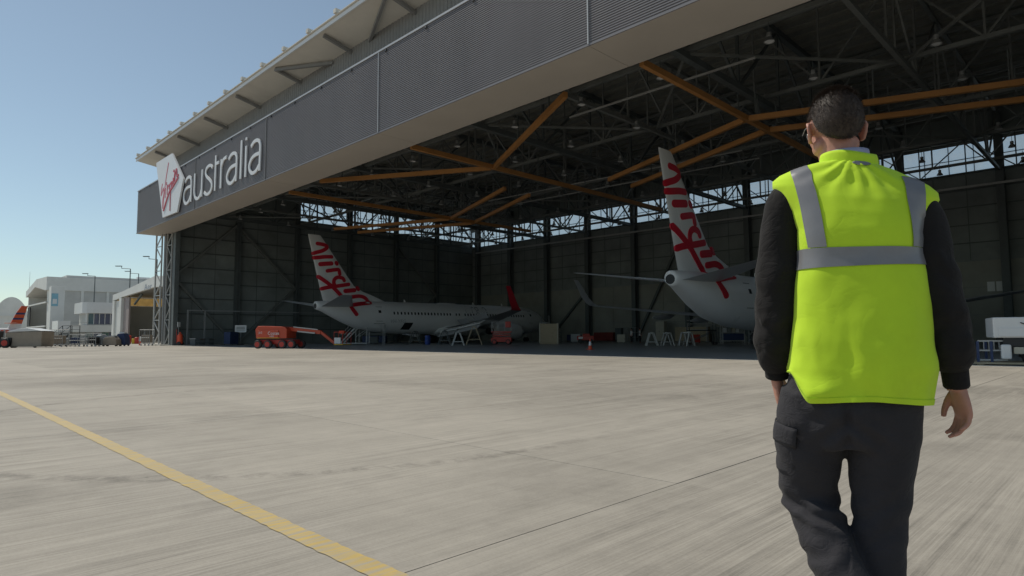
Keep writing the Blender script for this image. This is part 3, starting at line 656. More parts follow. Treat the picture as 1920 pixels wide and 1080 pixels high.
def airliner(loc, label, flaps, wl_mat):
    ac = tag(empty('airliner', loc), label, 'airplane', 'two white airliners parked nose in')
    ys = []
    for a, b in zip(_fy[:-1], _fy[1:]):
        n = max(1, int((b-a)/1.2)); ys += [a+(b-a)*k/n for k in range(n)]
    ys.append(_fy[-1])
    fm = MB(); fm.loft([ring_y(y) for y in ys]); body = fm.build('fuselage', m_air, ac, 'all')
    # belly fairing, tail cone exhaust
    bf = MB(); bf.loft([[(w*math.cos(t), y, 1.75+r*math.sin(t)) for t in (2*math.pi*k/20 for k in range(20))] for y, w, r in ((16.5, .3, .1), (17.5, 1.5, .65), (19, 1.98, .88), (24, 1.98, .9), (26.5, 1.7, .75), (28.5, .4, .2))]); bf.build('belly_fairing', m_air, body, 'all')
    MB().loft([[(.33*math.cos(t), y, 4.40+.31*math.sin(t)) for t in (2*math.pi*k/18 for k in range(18))] for y in (.985, 1.2)]).build('exhaust_outlet', m_void, body)
    MB().lathe([(.09, 0.93), (.10, 1.05)], 10, 'Y', (0.0, 0.02, 4.82)).build('tail_light', m_refl, body)
    # fin and rudder
    def finpart(s0, s1, name, inset):
        rings = []
        for z, te, le, th in FINS:
            R_ = []
            ss = [s0+(s1-s0)*k/7 for k in range(8)]
            hs = [th*max(0.0, 4*s*(1-s))**0.5 for s in ss]
            R_ = [(h+0.002, te+(le-te)*s, z) for s, h in zip(ss, hs)]+[(-h-0.002, te+(le-te)*s, z) for s, h in reversed(list(zip(ss, hs)))]
            rings.append(R_)
        return MB().loft(rings).build(name, m_air, ac, 'all' if False else True)
    finb = finpart(0.27, 1.0, 'fin', 0); finpart(0.0, 0.262, 'rudder', 0)
    lt = MB()
    for i, s in enumerate(FINTXT):
        wd = 0.5 if i in (2, 3, 8, 9) else 0.43
        r_ = ribbon(s, wd, lambda u, v, h: (side_x(u, v)+h, u, v), 0.0, 0.018+0.007*i); lt.add(r_.v, r_.f)
    o = lt.build('script_lettering', m_red, finb); o['kind'] = 'stuff'
    # tailplane
    for sx in (1, -1):
        rings = [section(5.5, 1.5, 4.35, .16, sx*0.5), section(5.05, 1.35, 4.45, .14, sx*1.3), section(1.55, 0.25, 5.25, .05, sx*6.95), section(1.2, 0.3, 5.27, .02, sx*7.17)]
        MB().loft(rings).build('tailplane', m_airgrey if sx > 0 else m_air, ac, True)
    # wings
    for sx in (1, -1):
        W = [(1.2, 26.9, 18.4, 1.95, .42), (1.9, 26.3, 18.35, 2.05, .40), (5.8, 22.9, 18.2, 2.42, .24), (11, 20.0, 16.9, 3.0, .15), (16.9, 16.9, 15.2, 3.72, .07)]
        MB().loft([section(le, te, z, th, sx*x, 9, 0.02) for x, le, te, z, th in W]).build('wing', m_airgrey, ac, True)
        wl = []
        for a, zz, xx, le, te in ((0, 3.725, 16.9, 16.9, 15.2), (25, 3.80, 17.25, 16.45, 15.0), (50, 4.05, 17.48, 15.95, 14.75), (70, 4.6, 17.66, 15.4, 14.3), (78, 5.5, 17.82, 14.75, 13.9), (80, 6.25, 17.95, 14.15, 13.5)):
            sec = section(le, te, 0, .055, 0); ca, sa = math.cos(R(a)), math.sin(R(a))
            wl.append([(sx*(xx - q[2]*sa), q[1], zz+q[2]*ca) for q in sec])
        MB().loft(wl).build('winglet', wl_mat, ac, True)
        for xf, yf in ((3.2, 18.2), (7.4, 17.8), (10.6, 16.9)):
            z0 = 2.05+(xf-1.9)*0.108
            MB().loft([[(sx*xf+r*math.cos(t), y, z-r*1.3*math.sin(t)) for t in (2*math.pi*k/10 for k in range(10))] for y, z, r in ((yf+2.4, z0-.2, .04), (yf+1.5, z0-.35, .2), (yf-.2, z0-.45, .2), (yf-1.3, z0-.5, .04))]).build('flap_track_fairing', m_airgrey, ac, True)
        if flaps:
            for xa, xb, ya, yb, na in ((2.1, 5.5, 18.3, 18.2, 2), (6.1, 11.3, 17.9, 16.9, 2)):
                for k in range(na):
                    ang = R(22+16*k); ch = 0.95-0.25*k
                    dz = -0.28-0.5*k; dy = -0.25-0.75*k
                    za, zb = 2.05+(xa-1.9)*.108, 2.05+(xb-1.9)*.108
                    P = [(sx*xa, ya+dy, za+dz), (sx*xb, yb+dy, zb+dz), (sx*xb, yb+dy-ch*math.cos(ang), zb+dz-ch*math.sin(ang)), (sx*xa, ya+dy-ch*math.cos(ang), za+dz-ch*math.sin(ang))]
                    MB().prism(P, (0, 0, -0.05), (0, 0, 0.05)).build('flap', m_air if k == 0 else m_airgrey, ac)
            for xa, xb in ((6.4, 8.0), (8.2, 9.8), (3.0, 5.2)):
                ya = 19.6-(xa-5.8)*.28 if xa > 5.8 else 19.9; za = 2.3+(xa-1.9)*.108
                MB().prism([(sx*xa, ya, za), (sx*xb, ya-.35, za+.17), (sx*xb, ya-1.0, za+.75), (sx*xa, ya-.7, za+.6)], (0, 0, -.02), (0, 0, .02)).build('spoiler', m_airgrey, ac)
        # engine
        ex, ez = sx*4.83, 1.55
        MB().lathe([(.55, 23.6), (.75, 24.3), (.98, 25.4), (1.06, 27.0), (1.04, 28.2), (.93, 28.75), (.86, 28.7), (.82, 28.2)], 24, 'Y', (ex, 0, ez), caps=True).build('engine', m_air, ac, 'all')
        MB().lathe([(.4, 22.9), (.5, 23.7), (.5, 24.5)], 16, 'Y', (ex, 0, ez)).build('exhaust_nozzle', m_blkmetal, ac, True)
        MB().prism([(ex, 28.0, 2.45), (ex, 24.5, 2.75), (ex, 22.6, 2.35), (ex, 23.6, 1.9), (ex, 27.2, 2.3)], (-.17, 0, 0), (.17, 0, 0)).build('pylon', m_air, ac)
        # main gear
        for dx in (-.3, .3):
            w = MB().lathe([(.25, -.17), (.5, -.17), (.56, -.1), (.56, .1), (.5, .17), (.25, .17)], 20, 'X', (sx*2.86+dx, 19.7, .56)).build('wheel', m_dark, ac, True)
        MB().tube([(sx*2.86, 19.7, .5), (sx*2.7, 19.75, 2.0)], .11, 10).build('gear_strut', m_galv, ac, True)
    for dx in (-.2, .2): MB().lathe([(.15, -.1), (.3, -.1), (.34, -.05), (.34, .05), (.3, .1), (.15, .1)], 16, 'X', (dx, 35.2, .34)).build('wheel', m_dark, ac, True)
    MB().tube([(0, 35.2, .3), (0, 35.3, 1.5)], .08, 8).build('gear_strut', m_galv, ac, True)
    # starboard and port cabin windows
    wm = {}
    y = 10.4; k = 0
    while y < 33.2:
        k += 1
        if k not in (19, 22, 29, 37):
            for sx in (1, -1):
                key = (sx, round(fus_x(y, 3.74), 2))
                if key not in wm:
                    pts = [(.115*math.copysign(abs(math.cos(t))**.5, math.cos(t)), .175*math.copysign(abs(math.sin(t))**.5, math.sin(t))) for t in (2*math.pi*q/12 for q in range(12))]
                    mbw = MB(); mbw.add([(sx*(fus_x(y, 3.74+b)+.012), a, 3.74+b) for a, b in pts], [tuple(range(12))]); wm[key] = mbw.mesh('window', m_void)
                link('window', wm[key], body, (0, y, 0))
        y += 0.51
    # doors, cargo hatch, registration, faint titles
    for y0, y1, z0, z1 in ((8.0, 8.85, 2.75, 4.45), (34.0, 34.85, 2.75, 4.5)):
        for sx in (1, -1):
            patch(y0, y1, z0, z1, .014, 2, 6, sx).build('door', m_air, body, 'all')
            for zz in (z0, z1): patch(y0, y1, zz-.02, zz+.02, .018, 2, 2, sx).build('door_seam', m_blkmetal, body)
        patch(y0+.25, y1-.25, 3.72, 4.05, .02, 2, 3).build('door_window', m_void, body)
    patch(11.6, 12.9, 1.75, 2.6, .02, 4, 5, skew=.35).build('cargo_hatch', m_void, body)
    patch(24.3, 26.0, 1.75, 2.5, .02, 4, 5).build('cargo_hatch', m_airgrey, body)
    put = lambda y0, z0: (lambda u, v, h: (fus_x(y0+u, z0+v)+h, y0+u, z0+v))
    link('registration_lettering', text_mesh('VH-YFG', 0.62, m_airgrey, put(9.9, 2.55), depth=.02), body)
    link('title_lettering', text_mesh('virgin', 2.0, m_airgrey, put(21.5, 4.0), depth=.02), body)
    for yy in (13.0, 24.5, 30.0): MB().prism([(0, yy, 5.18), (0, yy+.35, 5.18), (0, yy+.12, 5.55), (0, yy, 5.55)], (-.02, 0, 0), (.02, 0, 0)).build('aerial', m_air, body)
    MB().loft([[(.3*w*math.cos(t), y, 5.17+.16*w*math.sin(t)) for t in (math.pi*k/8 for k in range(9))] for y, w in ((18, .1), (18.6, .8), (20, 1), (21.2, .8), (21.8, .1))], caps=False, closed=False).build('antenna_dome', m_air, body, 'all')
    return ac
airliner((-65.67, 33.15, 0), 'left white airliner with red winglets and lowered flaps, red script on its fin', True, m_red)
airliner((-20.42, 33.1, 0), 'nearer white airliner behind the man, grey winglets and red script on its fin', False, m_airgrey)

# ================================================================== ground equipment
def wheel(root, x, y, r, w, mt=m_dark, hub=None, axis='Y'):
    o = MB().lathe([(r*.5, -w/2), (r*.9, -w/2), (r, -w*.3), (r, w*.3), (r*.9, w/2), (r*.5, w/2)], 18, axis, (x, y, r)).build('wheel', mt, root, True)
    if hub: MB().lathe([(r*.1, -w*.56), (r*.62, -w*.56), (r*.62, w*.56), (r*.1, w*.56)], 14, axis, (x, y, r)).build('hub', hub, o, True)
    return o
m_chest = mat('dark_red_enamel', (.22, .03, .025), .4)
m_trestle = mat('scuffed_white_paint', (.52, .52, .50), .5, var=.1)
m_tyre = mat('dusty_tyre', (.07, .062, .058), .8)
# boom lift
bl = tag(empty('boom_lift', (-52.3, 23.9, 0), R(33)), 'orange articulated boom lift on thick wheels at the hangar door', 'boom lift')
for x in (-1.6, -.55, .95, 1.9):
    for y in (-.85, .85): wheel(bl, x, y, .40, .32, m_tyre, m_redpaint)
MB().box((.15, 0, .62), (3.5, 1.2, .42)).build('chassis', m_redpaint, bl, bevel=.04)
MB().prism([(-1.85, 0, .95), (1.35, 0, .95), (1.35, 0, 1.85), (1.1, 0, 2.05), (-.9, 0, 2.12), (-1.7, 0, 2.12), (-1.95, 0, 1.8)], (0, -.85, 0), (0, .85, 0)).build('turntable_body', m_lift, bl, bevel=.06)
cvr = MB().box((-.55, -.9, 1.35), (2.2, .1, .72)).build('engine_cover', m_lift, bl, bevel=.05)
link('lettering', text_mesh('Coates', .42, m_refl, lambda u, v, h: (-.55+u, -.96-h, 1.30+v), depth=.008), cvr); link('lettering', text_mesh('HIRE', .22, m_refl, lambda u, v, h: (-.35+u, -.96-h, 1.08+v), depth=.008), cvr)
link('lettering', text_mesh('JLG', .26, m_refl, lambda u, v, h: (-1.5+u, -.96-h, 1.42+v), depth=.008), cvr)
MB().box((-.5, -.915, 1.0), (2.3, .06, .05)).build('warning_stripe', m_yel, bl)
MB().bar((1.0, 0, 1.85), (4.4, 0, 1.5), .34, .36).build('boom', m_lift, bl, bevel=.02)
MB().bar((1.7, -.26, 2.02), (4.2, -.26, 1.75), .09, .09).build('hydraulic_line', m_lat, bl)
MB().bar((2.1, -.22, 1.6), (3.9, -.22, 1.42), .1, .12).build('hydraulic_line', m_lat, bl)
MB().bar((4.35, 0, 1.55), (5.9, 0, .42), .22, .26).build('jib', m_lift, bl, bevel=.02)
bs = MB().box((6.6, 0, .36), (.9, 1.7, .08)).build('basket_floor', m_yel, bl)
for y in (-.85, 0, .85):
    for x in (6.18, 7.02): MB().tube([(x, y, .38), (x, y, 1.5)], .025, 6).build('basket_rail', m_redpaint, bs)
for z in (.95, 1.5):
    for y in (-.85, .85): MB().tube([(6.18, y, z), (7.02, y, z)], .03, 6).build('basket_rail', m_redpaint, bs)
    for x in (6.18, 7.02): MB().tube([(x, -.85, z), (x, .85, z)], .03, 6).build('basket_rail', m_redpaint, bs)
MB().box((6.55, -.9, .72), (.62, .05, .55)).build('control_box', m_white, bl)
MB().box((6.5, .1, 1.5), (.5, .3, .25)).build('control_panel', m_cone, bl, bevel=.02)
bl.scale = (.9, .9, .9)
# docking stairs next to the left tail
def stair(loc, rz, label, H=2.9, m=m_galv, group=None):
    s = tag(empty('access_stairs', loc, rz), label, 'stairs', group)
    n = 9
    for y in (-.55, .55):
        MB().bar((-1.9, y, .2), (0, y, H), .1, .16).build('stringer', m, s)
        MB().tube([(-1.9, y, 1.15), (0, y, H+.95), (1.3, y, H+.95)], .03, 6).build('handrail', m, s)
        for x in (0, 1.3): MB().tube([(x, y, .08), (x, y, H+.95)], .04, 6).build('post', m, s)
        MB().tube([(0, y, .9), (1.3, y, H-.3)], .03, 6).build('brace', m, s)
        MB().tube([(0, y, H+.5), (1.3, y, H+.5)], .025, 6).build('rail', m, s)
    for k in range(n): MB().box((-1.9+1.9*(k+.5)/n, 0, .2+(H-.2)*(k+.5)/n), (.24, 1.05, .04)).build('tread', m, s)
    MB().box((.65, 0, H), (1.4, 1.2, .08)).build('platform', m, s)
    MB().box((-.3, 0, .14), (3.4, 1.25, .08)).build('base_frame', m, s)
    return s
stair((-67.3, 40.6, 0), R(38), 'white wheeled access stairs under the left airliner tail', 2.1, m_trestle)
stair((-59.5, 65.9, 0), R(-55), 'dark boarding stairs at the nose of the left airliner', 2.7, m_galv)
def frame_stand(loc, rz, w, h, d, label, m, shelves=1):
    s = tag(empty('frame_stand', loc, rz), label, 'stand')
    for x in (-w/2, w/2):
        for y in (-d/2, d/2): MB().tube([(x, y, 0), (x, y, h)], .04, 6).build('post', m, s)
    for k in range(shelves+1):
        z = h*(k+1)/(shelves+1)-.02
        for y in (-d/2, d/2): MB().tube([(-w/2, y, z), (w/2, y, z)], .035, 6).build('rail', m, s)
        for x in (-w/2, w/2): MB().tube([(x, -d/2, z), (x, d/2, z)], .035, 6).build('rail', m, s)
    return s
frame_stand((-64.5, 41.4, 0), R(45), 1.9, 2.5, 1.0, 'tall pale tube frame beside the access stairs', m_galv)
def trestle(loc, rz, label, m, h=1.5, w=1.3, group='white A frame trestles'):
    s = tag(empty('trestle', loc, rz), label, 'trestle', group)
    for y in (-.45, .45):
        for sx in (-1, 1): MB().bar((sx*w*.5, y, 0), (sx*.16, y, h), .1, .08).build('leg', m, s)
        MB().bar((-w*.36, y, h*.3), (w*.36, y, h*.3), .07, .07).build('crossbar', m, s)
        MB().bar((-.2, y, h), (.2, y, h), .1, .1).build('cap', m, s)
    MB().bar((0, -.5, h+.05), (0, .5, h+.05), .1, .1).build('top_bar', m, s)
    return s
trestle((-48.4, 40.6, 0), R(45), 'single white A frame trestle under the flaps of the left airliner', m_trestle, 1.3, 1.2)
trestle((-51.0, 45.0, 0), R(50), 'tall brown trestle beneath the left airliner engine', m_wood, 1.9, 1.7, 'brown trestles')
trestle((-56.0, 45.0, 0), R(40), 'grey A frame trestle left of the blue drum', m_steel, 1.5, 1.4, 'grey trestles')
trestle((-63.0, 46.0, 0), R(40), 'grey A frame trestle under the cargo hatch of the left airliner', m_steel, 1.5, 1.4, 'grey trestles')
for i, (x, y, rz, lab) in enumerate(((-31.2, 48.7, 40, 'leftmost white A frame trestle in the row below the grey cabinet'), (-29.9, 49.2, 48, 'second white A frame trestle from the left in the row'), (-28.9, 50.6, 60, 'grey shaded trestle behind the white row'), (-28.2, 49.6, 75, 'rightmost white trestle leg frame in the row, seen narrow'))):
    trestle((x, y, 0), R(rz), lab, m_trestle if i != 2 else m_galv, 1.1, 1.0)
dr = tag(empty('drum', (-57.2, 43.5, 0)), 'blue plastic drum under the left airliner', 'drum')
MB().lathe([(.27, 0), (.31, .05), (.31, .3), (.33, .33), (.31, .36), (.31, .62), (.33, .65), (.31, .68), (.31, .93), (.28, 1.0)], 18).build('shell', m_blue, dr, True); MB().lathe([(.25, .98), (.25, 1.02)], 16).build('lid', m_blue, dr)
# scissor lift
sl = tag(empty('scissor_lift', (-49.4, 47.6, 0), R(40)), 'red scissor lift standing by the left airliner engine', 'scissor lift')
MB().box((0, 0, .5), (2.2, 1.1, .45)).build('base', m_redpaint, sl, bevel=.04)
for x in (-.75, .75):
    for y in (-.5, .5): wheel(sl, x, y, .28, .2, m_dark, m_redpaint)
for k in range(4):
    z = .76+.13*k
    for y in (-.45, .45): MB().bar((-.95, y, z), (.95, y, z+.12 if k % 2 else z+.02), .06, .08).build('scissor_arm', m_redpaint, sl)
MB().box((0, 0, 1.36), (2.2, 1.1, .12)).build('platform', m_redpaint, sl)
for x in (-1.05, -.35, .35, 1.05):
    for y in (-.52, .52): MB().tube([(x, y, 1.4), (x, y, 2.45)], .025, 6).build('rail_post', m_lat, sl)
for z in (1.9, 2.45):
    for y in (-.52, .52): MB().tube([(-1.05, y, z), (1.05, y, z)], .025, 6).build('rail', m_lat, sl)
MB().box((.75, -.45, 2.15), (.6, .25, .65)).build('control_box', m_redpaint, sl, bevel=.03)
# crate, cart, cone, cabinet, benches
cr = tag(empty('storage_crate', (-47.3, 53.0, 0), R(38)), 'tall tan plywood crate behind the scissor lift', 'crate')
MB().span((-1.0, -.8, .12), (1.0, .8, 2.25)).build('panel_body', m_wood, cr)
for x in (-1.0, 1.0):
    for y in (-.8, .8): MB().box((x, y, 1.18), (.12, .12, 2.26)).build('corner_post', m_cream, cr)
for y in (-.6, .6): MB().box((0, y, .06), (2.0, .16, .12)).build('skid', m_wood, cr)
rc = tag(empty('tow_cart', (-45.0, 56.6, 0), R(40)), 'low red wheeled cart right of the plywood crate', 'cart')
MB().box((0, 0, .62), (1.9, .9, .5)).build('body', m_redpaint, rc, bevel=.06); MB().box((.1, 0, .98), (.8, .6, .28)).build('engine_box', m_redpaint, rc, bevel=.05); MB().box((-.55, -.47, .65), (.5, .03, .25)).build('label_plate', m_white, rc)
for x in (-.6, .6):
    for y in (-.42, .42): wheel(rc, x, y, .26, .18)
cn = tag(empty('traffic_cone', (-27.1, 34.6, 0)), 'red traffic cone with white collar alone on the hangar floor', 'cone')
MB().lathe([(.14, .03), (.105, .28)], 16, caps=False).build('cone_base_band', m_cone, cn, True); MB().lathe([(.105, .28), (.06, .55)], 16, caps=False).build('collar', m_refl, cn, True); MB().lathe([(.06, .55), (.03, .72), (.0, .72)], 16).build('tip', m_cone, cn, True); MB().box((0, 0, .015), (.42, .42, .03)).build('base', m_cone, cn, bevel=.008)
def cabinet(loc, rz, d, label, m, legs=.1, doors=2):
    c = tag(empty('cabinet', loc, rz), label, 'cabinet')
    MB().span((-d[0]/2, -d[1]/2, legs), (d[0]/2, d[1]/2, d[2])).build('body', m, c, bevel=.015)
    for k in range(doors):
        x0 = -d[0]/2+d[0]*k/doors+.02; x1 = -d[0]/2+d[0]*(k+1)/doors-.02
        o = MB().span((x0, -d[1]/2-.02, legs+.04), (x1, -d[1]/2-.002, d[2]-.04)).build('door', m, c); MB().box((x1-.08, -d[1]/2-.04, d[2]*.5), (.03, .04, .18)).build('handle', m_blkmetal, o)
    for x in (-d[0]/2+.06, d[0]/2-.06):
        for y in (-d[1]/2+.06, d[1]/2-.06): MB().span((x-.03, y-.03, 0), (x+.03, y+.03, legs)).build('leg', m_blkmetal, c)
    return c
cabinet((-45.6, 73.6, 0), 0, (1.3, .7, 2.7), 'tall cream cabinet against the back wall behind the white trestles', m_cream)
cabinet((-41.0, 73.5, 0), 0, (4.5, .8, 1.9), 'long brown cabinet right of the cream cabinet', m_wood, doors=4)
cabinet((-55.0, 73.7, 0), 0, (3.4, .8, 1.3), 'low red tool chest against the back wall left of the two workers', m_chest, doors=3)
cabinet((-79.5, 30.3, 0), R(-60), (1.5, .9, 1.6), 'blue grey tool cabinet by the left wall', m_bluec, doors=2)
cabinet((-73.5, 47.0, 0), R(40), (3.2, .9, 1.0), 'low blue bench under the left airliner tailplane', m_bluec, doors=3)
cabinet((-36.0, 73.4, 0), 0, (1.2, .7, 1.6), 'dark cabinet behind the rightmost trestle', m_blkmetal, doors=1)
cabinet((-51.5, 62.8, 0), R(35), (1.2, .8, 1.1), 'small pale cabinet under the boarding stairs', m_galv, doors=1)
# work platform and rack towards the right airliner
wp = tag(empty('work_platform', (-30.6, 56.6, 0), R(40)), 'dark work platform with pale guard rails left of the near airliner belly', 'platform')
MB().box((0, 0, 1.35), (2.6, 1.4, .1)).build('deck', m_blkmetal, wp)
for x in (-1.25, 1.25):
    for y in (-.65, .65): MB().tube([(x, y, .2), (x, y, 2.35)], .045, 6).build('post', m_steel, wp)
for y in (-.65, .65):
    for z in (1.9, 2.35): MB().tube([(-1.25, y, z), (1.25, y, z)], .035, 6).build('guard_rail', m_lat, wp)
    MB().bar((-1.25, y, .25), (1.25, y, 1.3), .06, .06).build('brace', m_steel, wp)
for x in (-1.25, 1.25):
    for y in (-.65, .65): wheel(wp, x, y, .14, .08)
rk = tag(empty('storage_rack', (-27.6, 57.0, 0), R(40)), 'pale metal rack with boxes and a blue cover below the near airliner', 'rack')
for x in (-1.0, 1.0):
    for y in (-.4, .4): MB().tube([(x, y, 0), (x, y, 1.95)], .04, 6).build('post', m_lat, rk)
for z in (.35, 1.1, 1.9): MB().box((0, 0, z), (2.05, .85, .06)).build('shelf', m_lat, rk)
for i in range(5): MB().box((-.75+.38*i, -.1, 1.36), (.3, .5, .44)).build('stored_box', (m_white, m_galv, m_cream)[i % 3], rk)
MB().box((0, -.05, .72), (1.9, .75, .62)).build('tarp_bundle', m_bluec, rk, bevel=.06)
# left wall: goal-post pipe frame, sign board on stand, extinguisher trolley, bench
pf = tag(empty('pipe_frame', (-83.2, 26.4, 0), world=True), 'grey goalpost shaped pipe frame along the left wall', 'frame')
for y in (26.4, 28.4): bar('upright', (-83.2, y, 0), (-83.2, y, 4.3), .16, .16, m_galv, pf)
bar('crossbar', (-83.2, 26.3, 4.3), (-83.2, 44.0, 4.3), .14, .14, m_galv, pf)
ns = tag(empty('notice_board', (-80.2, 31.7, 0), R(40)), 'small white notice board on a pole by the left wall', 'sign')
MB().box((0, 0, 2.0), (1.5, .05, .9)).build('board', m_white, ns); MB().tube([(0, .05, 0), (0, .05, 1.9)], .05, 8).build('pole', m_galv, ns); MB().box((0, .05, .04), (.6, .6, .08)).build('foot', m_blkmetal, ns)
for zz in (1.85, 2.05, 2.2): MB().box((0, -.03, zz), (1.1, .01, .06)).build('printed_line', m_blkmetal, ns)
et = tag(empty('extinguisher_trolley', (-81.1, 24.95, 0), R(40)), 'orange fire extinguisher trolley beside the left door jamb', 'extinguisher')
MB().lathe([(.2, .2), (.3, .28), (.3, 1.2), (.2, 1.38), (.08, 1.45), (.08, 1.6)], 18).build('cylinder', m_cone, et, True)
for y in (-.32, .32): wheel(et, 0.05, y, .24, .1)
MB().tube([(.3, 0, 1.2), (.45, .1, .9), (.4, .1, .5)], .04, 8).build('hose', m_dark, et, True); MB().tube([(-.3, -.2, .3), (-.35, -.2, 1.9), (-.35, .2, 1.9), (-.3, .2, .3)], .03, 6).build('handle', m_redpaint, et); MB().box((-.2, 0, 2.5), (.06, .5, .6)).build('notice', m_white, et)
MB().tube([(-.25, 0, .2), (-.22, 0, 2.5)], .03, 6).build('notice_post', m_galv, et)
bn = tag(empty('work_bench', (-80.9, 27.4, 0), R(-55)), 'pale blue steel bench inside the left jamb', 'bench')
MB().box((0, 0, .8), (3.6, .8, .08)).build('top', m_galv, bn)
for x in (-1.7, 0, 1.7): MB().box((x, 0, .4), (.08, .7, .72)).build('leg', m_steel, bn)
MB().box((0, .1, .3), (3.4, .5, .05)).build('shelf', m_steel, bn)
# white ground unit at the right edge, on a pallet frame
gu = tag(empty('ground_unit', (-3.05, 25.75, 0), R(14)), 'white ground service unit with dark chassis at the right edge', 'machine')
MB().span((-.55, -.9, .86), (4.2, .9, 1.50)).build('housing', m_white, gu, bevel=.03)
MB().span((-.42, -.93, .9), (4.1, -.905, 1.16)).build('lower_panel', m_white, gu, bevel=.005)
for x in (.2, .75, 1.4, 2.2): MB().box((x, -.915, 1.30), (.14, .02, .03), m=Matrix.Rotation(R(25), 3, 'Y')).build('vent_latch', m_blkmetal, gu)
MB().span((-.3, -.8, .60), (4.1, .8, .855)).build('chassis_band', m_blkmetal, gu); MB().box((1.25, -.81, .71), (.22, .02, .06)).build('amber_lamp', m_yel, gu)
MB().span((-.05, -.84, .36), (4.1, -.60, .57)).build('bumper_panel', m_cream, gu, bevel=.01)
MB().box((-.25, -.85, .42), (.26, .2, .46)).build('tank', m_white, gu, bevel=.05)
for x in (-.95, -.6, 1.35, 2.6):
    for y in (-.7, .7): MB().box((x, y, .42), (.07, .07, .66)).build('frame_post', m_bluec, gu)
for z in (.16, .46, .76): MB().bar((-.95, -.7, z), (-.2, -.7, z), .05, .05).build('frame_rail', m_galv, gu)
for k in range(6): MB().bar((-.92+.13*k, -.7, .5), (-.92+.13*k, -.7, .76), .02, .02).build('mesh_wire', m_galv, gu)
MB().bar((.2, -.72, .2), (1.5, -.72, .34), .05, .05).build('tow_bar', m_lat, gu)
for x in (.4, 2.0): wheel(gu, x, -.5, .22, .2)
MB().box((1.5, 0, .06), (5.2, 1.7, .06)).build('pallet', m_wood, gu)
for x in (-.9, .4, 1.7, 3.0): MB().box((x, 0, .015), (.2, 1.6, .03)).build('pallet_foot', m_wood, gu)
MB().lathe([(.1, 0), (.18, .12), (.1, .3)], 12, 'Z', (.35, -.35, .15)).build('pump', m_steel, gu, True); MB().tube([(.1, -.5, .3), (.5, -.65, .12), (1.0, -.55, .25), (1.3, -.6, .15)], .035, 8).build('hose', m_dark, gu, True)
# more equipment along the walls
for i, (x, y, rz, w, h, d, m, lab) in enumerate(((-64.0, 72.6, 0, 2.6, 2.1, .8, m_steel, 'dark shelving frame against the back wall near the corner'), (-49.0, 71.5, 10, 1.6, 1.9, 1.0, m_galv, 'grey tube frame behind the two workers'), (-38.3, 70.0, 20, 2.2, 2.3, 1.2, m_lat, 'pale tall tube frame behind the white trestles'), (-33.0, 66.5, 40, 1.8, 1.7, 1.0, m_steel, 'dark low frame left of the work platform'), (-24.6, 56.0, 40, 1.5, 1.5, 1.0, m_galv, 'grey stand right of the storage rack'), (-76.5, 52.0, 60, 2.0, 1.8, 1.0, m_steel, 'dark frame stand beside the left wall'))):
    frame_stand((x, y, 0), R(rz), w, h, d, lab, m, 2)
for x, y, rz, d, m, dn, lab in ((-60.5, 73.4, 0, (2.2, .8, 1.0), m_bluec, 3, 'low blue tool chest by the back wall near the corner'), (-52.0, 73.0, 0, (1.0, .6, 1.9), m_steel, 1, 'narrow steel locker behind the two workers'), (-31.5, 73.2, 0, (2.6, .8, 1.1), m_chest, 4, 'red tool chest behind the work platform'), (-42.5, 60.0, 38, (.9, .6, 1.0), m_cream, 1, 'small cream cabinet on the open hangar floor'), (-34.6, 62.5, 40, (1.1, .6, .95), m_redpaint, 2, 'small red roll cabinet left of the dark low frame'), (-70.5, 45.0, 45, (1.0, .6, .9), m_steel, 1, 'small dark cabinet behind the boom lift basket'), (-25.5, 59.5, 40, (1.3, .7, 1.2), m_bluec, 2, 'blue cabinet under the near airliner belly')):
    cabinet((x, y, 0), R(rz), d, lab, m, .1, dn)

# ================================================================== distant airport buildings on the left
# --- long white hangar
ha = tag(empty('white_hangar', (-184.6, 27.4, 0), world=True), 'long off-white hangar with chamfered open front, farthest left beyond the apron', 'hangar')
x0, x1, y0, y1, ht = -215.0, -184.6, 27.4, 92.0, 15.6
zsplit = 12.4
MB().span((x1-.3, y0+1, 0), (x1, y1, zsplit)).build('side_wall', m_offb, ha)
MB().prism([(0, 0, 0)] and [(x1+.02, 0, zsplit), (x1+.35, 0, zsplit), (x1+.35, 0, ht), (x0+16, 0, ht+.3), (x0, 0, 13.6), (x0, 0, 12.0), (x0+.4, 0, 12.0), (x0+14.5, 0, 14.0), (x1-1.5, 0, zsplit)], (0, y0-.6, 0), (0, y1, 0)).build('roof_band', m_off, ha)
MB().prism([(x1-4, 0, ht+.02), (x1-4, 0, ht+.9), (x0+12, 0, ht+.9), (x0+12, 0, ht+.3)], (0, y0+4, 0), (0, y1, 0)).build('roof_monitor', m_offb, ha)
for k in range(5):
    yy = y0+1+5.4*k
    block('pilaster', (x1, yy, 0), (x1+.25, yy+.6, zsplit), m_off, ha)
    block('wall_sheet', (x1+.001, yy+.65, .2), (x1+.06, yy+5.35, 6.6), m_offb, ha); block('wall_sheet', (x1+.001, yy+.65, 6.7), (x1+.06, yy+5.35, zsplit-.1), m_offb, ha)
for yy in (47, 56): block('roof_light', (x1-5, yy, ht+.95), (x1-3.9, yy+3, ht+1.4), m_refl, ha)
MB().span((x0, y0+22, 0), (x1-.5, y0+22.3, 12)).build('inner_wall', m_offb, ha); MB().span((x0, y0, 0), (x0+.5, y1, 12)).build('side_wall', m_off, ha)
MB().prism([(x1-1.6, 0, 0), (x1-.3, 0, 0), (x1-.3, 0, zsplit), (x1-3.2, 0, zsplit)], (0, y0+.1, 0), (0, y0+.7, 0)).build('portal_leg', m_off, ha)
for z in (3.6, 9.4): block('door_beam', (x0+.5, y0-.3, z), (x1-2, y0-.05, z+.35), m_off, ha)
